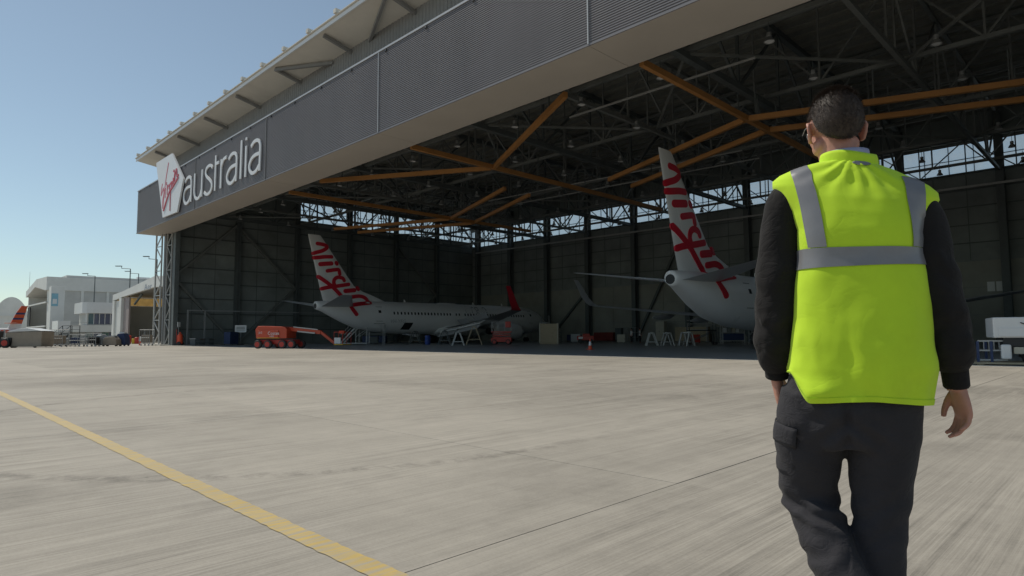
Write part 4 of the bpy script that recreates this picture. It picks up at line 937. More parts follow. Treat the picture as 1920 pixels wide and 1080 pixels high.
block('door_pillar', (x0+1, y0-.2, 0), (x0+5, y0, 9.2), m_void, ha)
# --- tall white slab with a pale blue sign panel
ts = tag(empty('wall_slab', (-172, 27.4, 0), world=True), 'tall plain white wall slab in front of the white hangar', 'wall')
MB().span((-173, 25.7, 0), (-170.5, 28.2, 12.4)).build('slab', m_off, ts, bevel=.05)
pn = MB().span((-170.46, 25.8, 8.0), (-170.40, 27.0, 10.8)).build('sign_panel', mat('pale_blue_sign', (.25, .48, .58), .5), ts); MB().span((-170.39, 26.0, 8.5), (-170.36, 26.8, 9.6)).build('sign_mark', m_white, pn)
# --- grey gable hangar
gb = tag(empty('gable_hangar', (-150, 34, 0), world=True), 'pale grey gabled hangar with open door beside the big hangar jamb', 'hangar')
GY = 34.0; xa, xr, xb = -154.5, -125.5, -97.0                 # front faces the apron
MB().prism([(xa, GY, 8.7), (xa+6.8, GY, 9.2), (xr, GY, 10.0), (xb, GY, 9.0), (xb, GY, 10.2), (xr, GY, 12.0), (xa+7.5, GY, 10.35), (xa, GY, 10.0)], (0, 0, 0), (0, .6, 0)).build('gable_band', m_off, gb)
MB().prism([(xa, GY, 9.9), (xa+7.5, GY, 10.25), (xr, GY, 11.9), (xb, GY, 10.1), (xb, GY, 9.8), (xr, GY, 11.6), (xa+7.5, GY, 9.95), (xa, GY, 9.6)], (0, .62, 0), (0, 20.6, 0)).build('roof', m_offb, gb)
block('pillar', (xa, GY, 0), (xa+1.6, GY+.8, 8.7), m_off, gb); block('door_leaf', (xa+1.65, GY+.3, 0), (xa+5.2, GY+.6, 8.6), m_off, gb)
block('pillar', (xa+5.25, GY, 0), (xa+7.0, GY+.8, 9.1), m_off, gb); block('door_leaf', (xa+7.1, GY+.5, 0), (xa+10.8, GY+.8, 9.1), mat('rose_grey_sheet', (.34, .28, .265), .6), gb)
block('inner_wall', (xa+2, GY+20, 0), (xb, GY+20.3, 6.0), m_offb, gb); block('skylight_sheet', (xa+2, GY+20.31, 6.1), (xb, GY+20.5, 9.4), m_lemon, gb)
block('side_wall', (xa, GY+.81, 0), (xa+.3, GY+20, 7.7), m_offb, gb); block('skylight_sheet', (xa+.1, GY+.82, 7.75), (xa+.2, GY+20, 9.5), m_lemon, gb); block('side_wall', (xb-.3, GY+.62, 0), (xb, GY+20, 9.7), m_off, gb)
bar('roof_brace', (xa+12, GY+1.2, 7.6), (xa+17, GY+1.2, 9.4), .3, .3, m_steel, gb)
link('lettering', text_mesh('Aer', 2.0, mat('faded_blue_lettering', (.27, .31, .38), .6), lambda u, v, h: (xr-6.0+u*1.5, GY-h, 9.75+v*.85), depth=.03), gb)
# --- office wing with rounded parapet
of = tag(empty('office_wing', (-163, 31, 0), world=True), 'white two storey office with rounded parapet and dark blue windows', 'building')
OX = -163.0
MB().prism([(OX, 30.2, 0), (OX+.9, 30.9, 0), (OX+1.2, 31.8, 0), (OX+1.2, 38, 0), (OX-8, 38, 0), (OX-8, 30.2, 0)], (0, 0, 6.3), (0, 0, 8.7)).build('parapet', m_white, of)
MB().span((OX-8, 31.2, 3.7), (OX-.3, 38, 6.29)).build('upper_storey', m_offb, of); MB().span((OX-8, 28.2, 2.2), (OX+1.0, 38, 3.69)).build('balcony_band', m_off, of)
for k in range(5): 
    f = block('window_pane', (OX-.28, 31.5+1.05*k, 3.95), (OX-.2, 32.4+1.05*k, 6.2), m_bluegl if k else m_clear, of); block('window_frame', (OX-.28, 32.42+1.05*k, 3.8), (OX-.12, 32.53+1.05*k, 6.28), m_white, of)
MB().span((OX-8, 29.5, 0), (OX-.2, 38, 2.19)).build('ground_storey', m_offb, of)
for k in range(4): block('window_pane', (OX-.19, 31.0+1.5*k, .3), (OX-.12, 32.4+1.5*k, 2.1), m_greengl if k % 2 == 0 else m_bluegl, of)
MB().tube([(OX+.5, 31.0, 3.7), (OX+.5, 31.0, 6.3)], .14, 8).build('column', m_white, of); MB().span((OX-6, 25.9, 2.3), (OX+.6, 28.1, 4.6)).build('plant_box', m_white, of)
block('balcony_rail', (OX+.9, 28.2, 4.25), (OX+.96, 31.0, 4.32), m_galv, of)
# --- barrel vaulted hangar at the frame edge
dm = tag(empty('vaulted_hangar', (-238, 26.4, 0), R(84)), 'grey barrel vaulted hangar at the left frame edge', 'hangar')
P = [(5.0*math.cos(t), 13.0*math.sin(t)**.9+0.2) for t in (math.pi*k/20 for k in range(21))]
MB().prism([(a, 0, b) for a, b in P], (0, 0, 0), (0, 38, 0)).build('vault', m_off, dm, True)
MB().span((-4.8, -.4, 7.4), (4.8, -.02, 7.7)).build('door_beam', m_off, dm); MB().span((5.1, 6, 0), (9.5, 30, 12.4)).build('lean_to', m_off, dm, bevel=.8)
# --- orange striped tail of a parked aircraft
pa = tag(empty('parked_aircraft', (-146.0, 16.9, 0), R(100)), 'small parked aircraft with orange and navy striped tail', 'airplane')
m_or = mat('orange_livery', (.62, .10, .03), .4); m_nv = mat('navy_livery', (.03, .04, .13), .4)
pa.scale = (.66, 1, 1)
T = lambda a, b: [(a[0]+(b[0]-a[0])*k, 0) for k in (0, 1)]
def tailband(z0, z1, m, nm, ex=0):
    te = lambda z: 1.0+(z-2.5)*.36; le = lambda z: -1.9+(z-2.5)*.62
    MB().prism([(le(z0), 0, z0), (te(z0), 0, z0), (te(z1), 0, z1), (le(z1)+ex, 0, z1)], (0, -.13, 0), (0, .13, 0)).build(nm, m, pa)
tailband(2.3, 3.6, m_white, 'fin_base'); tailband(3.6, 4.35, m_or, 'fin_band'); tailband(4.35, 4.7, m_nv, 'fin_stripe'); tailband(4.7, 5.3, m_or, 'fin_band'); tailband(5.3, 5.65, m_nv, 'fin_stripe'); tailband(5.65, 6.9, m_or, 'fin_tip', .35)
MB().loft([[(x, r*math.cos(t), z+r*math.sin(t)) for t in (2*math.pi*k/16 for k in range(16))] for x, z, r in ((-9, 1.8, .9), (-5, 1.8, 1.0), (-2, 2.0, .8), (.8, 2.4, .3), (1.4, 2.5, .1))]).build('fuselage', m_white, pa, True)
MB().prism([(-1.2, -3.0, 3.7), (-.4, -3.0, 3.7), (0, 0, 3.65), (-1.6, 0, 3.65)], (0, 0, 0), (0, 0, .12)).build('tailplane', m_or, pa); MB().prism([(-1.2, 3.0, 3.7), (-.4, 3.0, 3.7), (0, .14, 3.65), (-1.6, .14, 3.65)], (0, 0, 0), (0, 0, .12)).build('tailplane', m_or, pa)
for k in range(3): MB().box((-2.2-1.1*k, 0, 2.2), (.6, 2.02, .5)).build('livery_block', m_or, pa)
for y in (-1, 1): wheel(pa, -6, y*.9, .4, .25); 
MB().tube([(-6, -.9, .45), (-6, 0, 1.1), (-6, .9, .45)], .07, 8).build('gear_leg', m_galv, pa)
# --- flood light poles
def pole(x, y, H, arm, label):
    p = tag(empty('light_pole', (x, y, 0), R(45.1)), label, 'light pole', 'flood light poles behind the left buildings')
    MB().tube([(0, 0, 0), (0, 0, H)], [.16, .09], 8).build('mast', m_steel, p, True)
    MB().tube([(0, 0, H-.02), (-arm*.62, 0, H+.12)], .06, 6).build('arm', m_steel, p); MB().tube([(-arm*.62, 0, H+.1), (-arm*.62, 0, H+.55)], .05, 6).build('riser', m_steel, p)
    MB().box((-arm*.82, 0, H+.58), (arm*.42, .5, .14)).build('lamp_head', m_steel, p, bevel=.03)
for x, y, H, arm, lab in ((-170.91, 33.91, 15.2, 2.8, 'leftmost flood light pole standing over the white hangar roof'), (-148.09, 35.56, 15.2, 3.0, 'tallest flood light pole above the gabled hangar'), (-169.44, 42.47, 16.2, 3.2, 'slightly lower flood light pole beside the tallest one'), (-133.11, 36.43, 15.9, 2.6, 'flood light pole half hidden by the lattice jamb post')):
    pole(x, y, H, arm, lab)
am = tag(empty('antenna_mast', (-237.96, 30.38, 0)), 'thin whip antenna at the corner of the white hangar', 'antenna'); MB().tube([(0, 0, 0), (0, 0, 21)], [.12, .03], 6).build('mast', m_galv, am); MB().box((0, 0, .2), (.8, .8, .4)).build('base', m_galv, am)

# ================================================================== yard clutter left of the big hangar
tp = tag(empty('covered_trailer', (-83.05, 10.87, 0), R(45)), 'tan tarpaulin covered trailer with pale peaked top', 'trailer')
MB().prism([(-1.95, 0, .1), (1.9, 0, .1), (1.95, 0, 1.72), (-1.85, 0, 1.6)], (0, -.9, 0), (0, .9, 0)).build('cover', m_tan, tp, bevel=.08)
MB().prism([(-1.9, 0, 1.64), (1.98, 0, 1.75), (.4, 0, 2.05), (-.5, 0, 1.98)], (0, -.93, 0), (0, .93, 0)).build('top_sheet', m_white, tp, bevel=.04)
for x in (-1.2, 1.2): wheel(tp, x, -.8, .16, .14)
tg = tag(empty('tow_tug', (-84.24, 8.96, 0), R(50)), 'dark tow tug with thick tyres at the left frame edge', 'tug')
MB().box((-.3, 0, .8), (2.6, 1.3, .5)).build('body', m_blkmetal, tg, bevel=.08); MB().box((-.8, 0, 1.35), (.8, 1.1, .8)).build('seat_box', m_blkmetal, tg, bevel=.06)
for x in (-1.1, .5): wheel(tg, x, -.65, .5, .4, m_dark, m_redpaint); wheel(tg, x, .65, .5, .4, m_dark, m_redpaint)
MB().tube([(.2, -.5, 1.0), (.25, -.5, 1.9)], .04, 6).build('steering_post', m_galv, tg)
def cage(cx, cy, w, h, label, m=m_galv, fill=None, rz=45, group='wire cage trolleys'):
    c = tag(empty('cage_trolley', (cx, cy, 0), R(rz)), label, 'trolley', group)
    for x in (-w/2, w/2):
        for y in (-.5, .5): MB().tube([(x, y, .2), (x, y, h)], .035, 6).build('post', m, c)
    for y in (-.5, .5):
        for z in (.25, h*.5, h): MB().tube([(-w/2, y, z), (w/2, y, z)], .03, 6).build('rail', m, c)
    n = int(w/.22)
    for k in range(1, n): MB().tube([(-w/2+w*k/n, -.5, .25), (-w/2+w*k/n, -.5, h)], .014, 4).build('wire', m, c)
    MB().box((0, 0, .24), (w, 1.0, .06)).build('deck', m, c)
    if fill: MB().box((0, 0, .28+h*.28), (w*.8, .8, h*.5)).build('load', fill, c, bevel=.05)
    for x in (-w/2+.15, w/2-.15):
        for y in (-.4, .4): wheel(c, x, y, .1, .06, m_refl)
    return c
cage(-85.32, 13.55, 2.0, 1.9, 'rusty wire cage trolley right of the tan trailer', m_galv, m_tan)
cage(-86.08, 15.62, 1.3, 1.4, 'low wire trolley with dark load, first of three', m_galv, m_bluec)
cage(-85.39, 16.32, 1.2, 1.3, 'low wire trolley with grey load, second of three', m_galv, m_offb)
cage(-84.78, 16.92, 1.2, 1.5, 'low wire trolley with black load, third of three', m_galv, m_blkmetal)
cage(-84.94, 22.43, 1.2, 1.9, 'tall wire cage close to the lattice jamb post', m_galv, m_tan)
stair((-91.81, 15.53, 0), R(35), 'dark mobile steps standing between the trolleys in the yard', 1.5, m_blkmetal)
def bundle(cx, cy, dims, m, label, cat='equipment', top=None):
    b = tag(empty('covered_equipment', (cx, cy, 0), R(45)), label, cat)
    w, dd, h = dims
    MB().prism([(-w/2, 0, .12), (w/2, 0, .12), (w/2*.9, 0, h*.7), (w*.25, 0, h), (-w*.3, 0, h*.96), (-w/2*.92, 0, h*.65)], (0, -dd/2, 0), (0, dd/2, 0)).build('cover', m, b, bevel=.06)
    for x in (-w/2+.15, w/2-.15):
        for y in (-dd/2+.12, dd/2-.12): wheel(b, x, y, .12, .08)
    if top: MB().box((0, 0, h+.06), (w*.5, dd*.5, .14)).build('top_item', top, b)
    return b
bundle(-85.3, 17.82, (1.2, .9, 1.3), m_clear and m_galv, 'pale grey covered machine in the middle of the yard clutter', top=m_white)
bundle(-84.43, 18.69, (1.7, 1.0, 1.1), m_tan, 'low tan covered bundle left of the blue tarpaulin', top=m_galv)
bundle(-84.7, 19.84, (1.2, 1.0, 1.5), m_bluec, 'blue tarpaulin covered equipment by the gabled hangar', top=m_white)
bundle(-94.51, 15.66, (1.6, 1.0, 1.2), m_galv, 'grey covered machine behind the mobile steps')
def drum(cx, cy, m, label, r=.32, h=.95):
    q = tag(empty('drum', (cx, cy, 0)), label, 'drum'); MB().lathe([(r*.9, 0), (r, .04), (r, h*.33), (r*1.05, h*.36), (r, h*.39), (r, h*.64), (r*1.05, h*.67), (r, h*.7), (r, h-.03), (r*.9, h)], 16).build('shell', m, q, True); MB().lathe([(r*.8, h-.02), (r*.8, h+.02)], 14).build('lid', m, q)
drum(-109.25, 26.37, m_redpaint, 'tall red drum at the gabled hangar door', .34, 1.3); drum(-108.67, 26.95, m_yel, 'yellow drum between the two red ones', .32, .8); drum(-108.33, 27.3, m_redpaint, 'short red drum right of the yellow one', .38, 1.0)
bo = tag(empty('bollard', (-90.03, 22.99, 0)), 'white and red bollard near the lattice jamb post', 'bollard'); MB().lathe([(.12, 0), (.12, .5), (.0, .5)], 12).build('lower_sleeve', m_cone, bo, True); MB().lathe([(.12, .51), (.12, 1.05), (.05, 1.12)], 12).build('upper_sleeve', m_refl, bo, True)

# ================================================================== people
def fbm(p, s, o=3):
    return noise.fractal(Vector(p)*s, 1.0, 2.0, o)
def cloth_mat(name, c, rough=0.85, weave=900, var=0.1, sheen=0.0, bump=0.15, crease=9.0, cs=0.35):
    m = mat(name, c, rough, var=var, vscale=9, bump=bump, bscale=weave, spec=0.25, bd=0.0006)
    t = m.node_tree; b = t.nodes['Principled BSDF']; b.inputs['Sheen Weight'].default_value = sheen
    # soft creases under the weave
    g = t.nodes.new('ShaderNodeTexCoord'); mp = t.nodes.new('ShaderNodeMapping'); mp.inputs['Scale'].default_value = (1.0, 1.0, 1.5); mp.inputs['Rotation'].default_value = (0, R(25), 0)
    n = t.nodes.new('ShaderNodeTexNoise'); n.inputs['Scale'].default_value = crease; n.inputs['Detail'].default_value = 3; n.inputs['Distortion'].default_value = 1.2
    t.links.new(g.outputs['Object'], mp.inputs[0]); t.links.new(mp.outputs[0], n.inputs['Vector'])
    a1 = t.nodes.new('ShaderNodeMath'); a1.operation = 'SUBTRACT'; a1.inputs[1].default_value = 0.5; t.links.new(n.outputs[0], a1.inputs[0])
    a2 = t.nodes.new('ShaderNodeMath'); a2.operation = 'ABSOLUTE'; t.links.new(a1.outputs[0], a2.inputs[0])
    a3 = t.nodes.new('ShaderNodeMath'); a3.operation = 'POWER'; a3.inputs[1].default_value = 0.6; t.links.new(a2.outputs[0], a3.inputs[0])
    bp = t.nodes.new('ShaderNodeBump'); bp.inputs['Strength'].default_value = cs; bp.inputs['Distance'].default_value = 0.012
    t.links.new(a3.outputs[0], bp.inputs['Height']); old = b.inputs['Normal'].links[0].from_node; t.links.new(bp.outputs[0], old.inputs['Normal'])
    return m
m_skin = mat('skin', (0.50, 0.245, 0.18), 0.5, var=0.12, vscale=25, bump=0.15, bscale=260, spec=0.4, bd=0.001)
m_skin.node_tree.nodes['Principled BSDF'].inputs['Subsurface Weight'].default_value = 0.12
m_skin.node_tree.nodes['Principled BSDF'].inputs['Subsurface Radius'].default_value = (0.012, 0.005, 0.003)
m_hair = mat('dark_brown_hair', (0.052, 0.036, 0.028), 0.55, spec=0.3, var=0.35, vscale=70, st=(1, 1, .3), bump=0.5, bscale=400, bd=0.002)
m_vest = cloth_mat('hi_vis_yellow_fabric', (0.56, 0.80, 0.035), 0.8, 1100, 0.05, 0.1, crease=5.0, cs=0.12)
m_tape = mat('grey_reflective_tape', (0.23, 0.225, 0.235), 0.35, 0.15, var=0.06, vscale=15, bump=0.1, bscale=900, bd=0.0005)
m_knit = cloth_mat('black_sweater', (0.016, 0.014, 0.014), 0.9, 700, 0.2, 0.06, 0.3, crease=14.0, cs=0.3)
m_pants = cloth_mat('charcoal_trousers', (0.034, 0.032, 0.037), 0.85, 900, 0.15, 0.05, 0.2, crease=17.0, cs=0.28)
m_shirt = cloth_mat('pale_lilac_shirt', (0.42, 0.42, 0.55), 0.8, 900, 0.05)
m_boot = mat('black_leather', (0.015, 0.014, 0.014), 0.4)

def ellipsoid(mb, c, r, n=16, m=10, rot=None):
    rings = []
    for i in range(1, m):
        t = math.pi*i/m; ring = []
        for k in range(n):
            p = Vector((r[0]*math.sin(t)*math.cos(2*math.pi*k/n), r[1]*math.sin(t)*math.sin(2*math.pi*k/n), -r[2]*math.cos(t)))
            if rot is not None: p = rot @ p
            ring.append(p+Vector(c))
        rings.append(ring)
    return mb.loft(rings)
def finish(me, name, mt, parent, smooth=True, disp=None):
    if disp:
        me.calc_normals_split() if False else None
        co = np.empty(len(me.vertices)*3); me.vertices.foreach_get('co', co); co = co.reshape(-1, 3)
        no = np.array([v.normal[:] for v in me.vertices])
        d = np.array([disp(p, n_) for p, n_ in zip(co, no)]); co += no*d[:, None]
        me.vertices.foreach_set('co', co.ravel())
    me.materials.clear(); me.materials.append(mt)
    me.polygons.foreach_set('use_smooth', [True]*len(me.polygons)); me.update(); me.name = name
    return link(name, me, parent)

PX, PY = -0.63, 2.138
man = tag(empty('person', (PX, PY, 0), R(108-90)), 'person seen from behind in yellow hi-vis vest, black sweater and dark trousers', 'person')
HC = Vector((-0.034, 0.012, 1.715))                       # head centre
HR = Matrix.Rotation(R(17), 3, 'Z') @ Matrix.Rotation(R(-4), 3, 'X')   # turned a little to the left
hp = lambda x, y, z: HC + HR @ Vector((x, y, z))
# --- body: one continuous skin surface
b = MB()
ellipsoid(b, hp(0, -.004, .022), (.074, .096, .088), 24, 16, HR)        # cranium
ellipsoid(b, hp(0, .028, -.035), (.060, .066, .078), 20, 14, HR)        # face
ellipsoid(b, hp(0, .062, -.088), (.034, .030, .024), 14, 10, HR)        # chin
for sx in (-1, 1):
    ellipsoid(b, hp(sx*.040, .045, -.030), (.026, .034, .036), 12, 8, HR)     # cheek
    ellipsoid(b, hp(sx*.052, .010, -.066), (.016, .040, .026), 12, 8, HR)     # jaw
    ellipsoid(b, hp(sx*.032, .086, .006), (.020, .010, .006), 10, 6, HR)      # brow
    # ear: rim, lobe and hollow bowl leaning outward
    rim = [hp(sx*(.070+.014*w), .000+dy, -.020+dz) for dy, dz, w in ((.012, -.030, .4), (-.004, -.030, .7), (-.016, -.010, 1.0), (-.018, .014, 1.2), (-.006, .030, 1.0), (.012, .026, .6))]
    b.tube(rim, [.0055, .0065, .0060, .0060, .0058, .005], 8)
    ellipsoid(b, hp(sx*.076, .000, -.018), (.0055, .017, .028), 10, 8, HR @ Matrix.Rotation(R(sx*24), 3, 'Z'))
b.tube([hp(0, .092, .004), hp(0, .108, -.024), hp(0, .106, -.034)], [.008, .0125, .011], 10)       # nose
b.tube([hp(-.022, .086, -.058), hp(0, .094, -.057), hp(.022, .086, -.058)], [.005, .007, .005], 8)  # mouth
b.tube([(-.034, .006, 1.69), (-.032, .008, 1.63), (-.020, .006, 1.56), (-.01, 0, 1.50)], [(.052, .056), (.054, .057), (.060, .062), (.085, .075)], 20)
b.loft([[(cx+a*math.cos(t), cy+d*math.sin(t), z) for t in (2*math.pi*k/24 for k in range(24))] for z, a, d, cx, cy in ((.80, .150, .10, -.03, .0), (.90, .150, .105, -.02, .005), (1.05, .135, .10, -.008, .008), (1.20, .140, .105, 0, .008), (1.35, .150, .105, .003, .004), (1.44, .145, .09, .0, 0), (1.50, .09, .07, -.005, 0))])
AL = [(-.165, 0, 1.485), (-.195, 0, 1.40), (-.214, -.012, 1.22), (-.222, -.006, 1.15), (-.234, .04, 1.00), (-.238, .062, .915)]
AR = [(.165, 0, 1.425), (.190, 0, 1.34), (.212, -.015, 1.17), (.219, -.010, 1.10), (.244, .015, .97), (.249, .026, .88)]
for A in (AL, AR): b.tube(A, [.050, .049, .040, .038, .032, .025], 14)
LL = [(-.105, 0, .86), (-.130, .012, .75), (-.152, .045, .56), (-.150, .035, .50), (-.080, -.09, .33), (-.022, -.20, .16)]
LR = [(.062, 0, .86), (.060, .01, .75), (.044, .022, .56), (.040, .018, .50), (.028, .0, .33), (.022, .0, .09)]
for A in (LL, LR): b.tube(A, [.078, .074, .056, .052, .050, .036], 16)
# hands: palm plus five separate fingers
def hand(b, w, down, palm_n, thumb_dir, curl, s=1.0):
    """w wrist point, down: finger direction, palm_n: direction the palm faces, thumb_dir: side of the thumb"""
    d = Vector(down).normalized(); t = Vector(thumb_dir); t = (t-d*t.dot(d)).normalized(); p = Vector(palm_n); p = (p-d*p.dot(d)-t*p.dot(t)).normalized()
    w = Vector(w); Q = lambda a, bb, c: w+d*a*s+t*bb*s+p*c*s
    b.loft([[Q(a, wd*math.cos(q), th*math.sin(q)) for q in (2*math.pi*k/14 for k in range(14))] for a, wd, th in ((-.02, .026, .021), (.01, .029, .020), (.035, .037, .018), (.06, .041, .0165), (.082, .040, .0145), (.092, .034, .011))])
    for off, L, base in ((.030, .074, .084), (.0105, .082, .089), (-.0095, .076, .087), (-.029, .060, .080)):
        c1, c2, c3 = curl*.5, curl, curl*1.45; P = [Q(base-.018, off, 0)]; ang = 0; pos = [base, 0.0]
        pts = [P[0], Q(base, off, 0)]
        for ln, an in ((.44*L, c1), (.31*L, c2), (.25*L, c3)):
            pos = [pos[0]+ln*math.cos(an), pos[1]+ln*math.sin(an)]; pts.append(Q(pos[0], off*(1+.04), pos[1]))
        b.tube(pts, [.0088*s, .0092*s, .0086*s, .0079*s, .0062*s], 10)
    b.tube([Q(.012, .024, .004), Q(.038, .046, .012), Q(.066, .056, .022), Q(.088, .054, .030)], [.0125*s, .0115*s, .0100*s, .0078*s], 10)
hand(b, (.256, .030, .884), (.12, -.02, -1), (-.75, -.3, 0), (-.45, 1, 0), .85, .94)
hand(b, (-.240, .066, .900), (.10, .32, -1), (1, 0, 0), (0, 1, .2), .35)
me = realise(b, [('REMESH', dict(mode='VOXEL', voxel_size=0.0042)), ('SMOOTH', dict(factor=0.5, iterations=4))])
body = finish(me, 'body', m_skin, man)
# --- hair: cap over the skull with short strands
rnd = random.Random(3)
def hair_low(az):                     # lower edge of the hair, az = 0 to the front, pi at the nape (height over head centre)
    a = abs((az+math.pi) % (2*math.pi)-math.pi)
    return float(np.interp(a, [0, .5, .95, 1.2, 1.45, 1.75, 1.95, 2.3, 2.8, math.pi], [.078, .075, .045, .012, .020, .022, -.030, -.058, -.072, -.074]))
def hair_pt(az, k, off=0.0):
    z0, z1 = hair_low(az), .114
    e = math.sin(k*math.pi/2); z = z0+(z1-z0)*e
    zz = min(1.0, max(-1, (z-.018)/.097)); rr = math.sqrt(max(0.0, 1-zz*zz))
    if z < .018: rr = 1.0-.10*((.018-z)/.097)**2
    a, bk = .079+off, (.100 if math.cos(az) > 0 else .104)+off
    if z < -.01: bk -= (.0-.01-z)*.42; a -= (-.01-z)*.30
    return hp(a*rr*math.sin(az), -.004+bk*rr*math.cos(az), z+off*.6*zz)
NA, NK = 72, 26
rings = [[hair_pt(2*math.pi*i/NA, k/(NK-1), -.004*(k == 0)+.0022*fbm((math.sin(2*math.pi*i/NA)*3, math.cos(2*math.pi*i/NA)*3, k*.16), 3.0)) for i in range(NA)] for k in range(NK)]
hm = MB().loft(rings); hair = link('hair', hm.mesh('hair', m_hair, 'all'), man)
st = MB()
for i in range(22000):
    az = rnd.uniform(0, 2*math.pi); k = rnd.random()**1.15*.985; p = hair_pt(az, k, -.001); q = hair_pt(az, max(0, k-.06), .0)
    nrm = (p-HC).normalized(); dn = (q-p).normalized(); crown = 1 if k > .8 else 0
    ln = rnd.uniform(.008, .016)*(1.3 if k > .55 else (.5+.7*k)); dirv = (nrm*rnd.uniform(.35, .75)+dn*rnd.uniform(.3, .9)+Vector((rnd.uniform(-.35, .35), rnd.uniform(-.35, .35), rnd.uniform(-.2, .2)))).normalized()
    sd_ = nrm.cross(dirv).normalized()*.0005
    st.add([p-sd_, p+sd_, p+dirv*ln], [(0, 1, 2)])
so = link('hair_strands', st.mesh('hair_strands', m_hair, fix=False), hair); so['kind'] = 'stuff'
# --- spectacles
gl = MB(); 
for sx in (-1, 1): gl.tube([hp(sx*.080, -.004, .002), hp(sx*.081, .04, .008), hp(sx*.074, .094, .008)], 0.0012, 6)
for sx in (-1, 1): gl.tube([hp(sx*.035+.027*math.cos(t), .099-.012*abs(sx*.035+.027*math.cos(t))/.06, .000+.019*math.sin(t)) for t in (2*math.pi*k/14 for k in range(15))], .0016, 6)
gl.tube([hp(-.009, .101, .004), hp(.009, .101, .004)], .0016, 6); gl.build('spectacles', m_metal, man, 'all')
# --- vest: horizontal sections (z', left x, right x, back y, front y, squareness)
VS = [(.845, -.198, .184, -.148, .163, 2.4), (.94, -.204, .202, -.152, .165, 2.6), (1.02, -.194, .202, -.150, .162, 2.7), (1.10, -.181, .197, -.145, .155, 2.8), (1.20, -.170, .193, -.140, .150, 2.9), (1.29, -.161, .188, -.138, .146, 2.9), (1.36, -.158, .185, -.136, .140, 2.8), (1.41, -.175, .194, -.130, .130, 2.6), (1.455, -.207, .214, -.119, .118, 2.4), (1.485, -.229, .231, -.107, .106, 2.3), (1.505, -.228, .229, -.099, .098, 2.2), (1.525, -.206, .208, -.093, .090, 2.2), (1.545, -.170, .172, -.087, .083, 2.1), (1.562, -.130, .132, -.080, .074, 2.1), (1.574, -.098, .100, -.072, .064, 2.0), (1.581, -.081, .083, -.066, .056, 2.0)]
VZ = [v[0] for v in VS]
def vsec(zp): return [float(np.interp(zp, VZ, [v[i] for v in VS])) for i in range(1, 6)]
def shear(x, zp):                     # raised left shoulder: the top of the vest tilts
    k = min(1, max(0, (zp-1.22)/.26)); k = k*k*(3-2*k); return zp - .19*k*x
def vest_pt(th, zp, off=0.0):
    xl, xr, yb_, yf_, n = vsec(zp); c, s_ = math.cos(th), math.sin(th)
    a = xr if c > 0 else -xl; d = yf_ if s_ > 0 else -yb_
    x = math.copysign(abs(c)**(2/n), c)*(a+off); y = math.copysign(abs(s_)**(2/n), s_)*(d+off)
    return x, y
def folds(x, y, zp):
    """cloth folds of the vest: soft drapes, creases fanning from the collar, billow over the hips"""
    f = .0045*fbm((x*1.0, y*1.0+3, zp*.7), 7.0, 3)
    up_ = min(1, max(0, (zp-1.40)/.12)); r = math.hypot(x-.01, zp-1.60); a = math.atan2(x-.01, 1.60-zp)
    f += .0042*up_*math.sin(a*15+2.2*fbm((x, y, zp), 9))*math.exp(-((r-.10)/.075)**2)*(1 if y < 0 else 0)
    lo = min(1, max(0, (1.16-zp)/.2))
    f += lo*.007*math.sin(x*24+5*fbm((x, y, zp*.5), 5)+zp*6)
    f += .020*math.exp(-((x+.105)/.045)**2-((zp-.872)/.03)**2)*(1 if y < 0 else 0)      # lower edge pushed out by the hand
    f -= .005*math.exp(-((zp-1.275)/.045)**2)
    return f
def vest3(th, zp, off=0.0):
    x, y = vest_pt(th, zp); f = folds(x, y, zp)+off
    l = math.hypot(x, y*1.6) or 1; x2, y2 = x+f*x/l, y+f*1.6*y/l
    z = shear(x, zp)
    hemk = max(0.0, 1-(zp-.845)/.09)
    if x < -.125: q_ = min(1, (-.125-x)/.065); z += hemk*.085*q_*q_*(3-2*q_)
    z += hemk*.006*math.sin(x*17+1)
    return Vector((x2, y2, z))
zs = []
for a, c in zip(VZ[:-1], VZ[1:]): 
    n = max(2, int(round((c-a)/.0075))); zs += [a+(c-a)*k/n for k in range(n)]
zs.append(VZ[-1])
TH = [2*math.pi*k/160 for k in range(160)]
vm = MB().loft([[vest3(t, z) for t in TH] for z in zs], caps=False); me = vm.mesh('vest', m_vest, 'all')
vest = link('vest', me, man); so = vest.modifiers.new('thick', 'SOLIDIFY'); so.thickness = .004; so.offset = -1
# collar of the vest, standing, and shirt collar inside
cl = []
for z, g_, tl in ((1.570, .001, 0), (1.584, .001, 0), (1.598, .000, 0), (1.608, -.002, 0), (1.607, -.006, 0), (1.592, -.009, 0)):
    ring = []
    for t in [2*math.pi*k/72 for k in range(72)]:
        x, y = (.082+g_)*math.cos(t), (.068+g_)*math.sin(t)-.004; dip = max(0, math.sin(t)+.35)**1.5*.030*(1.2 if x < 0 else .7)
        ring.append((x*1.0-.002, y, shear(x*.8, z)-dip+.003*math.sin(3*t+1)))
    cl.append(ring)
MB().loft(cl, caps=False).build('collar', m_vest, vest, 'all')
MB().loft([[((.068+g_)*math.cos(t)-.010, (.062+g_)*math.sin(t)-.002, z-max(0, math.sin(t))*.03) for t in [2*math.pi*k/48 for k in range(48)]] for z, g_ in ((1.57, .004), (1.604, .001), (1.619, -.001), (1.617, -.005), (1.575, -.003))], caps=False).build('shirt_collar', m_shirt, man, 'all')
MB().loft([[vest3(t, z, .0022) for t in TH] for z in (.8455, .850, .856, .861)], caps=False).build('hem_binding', m_vest, vest, 'all')
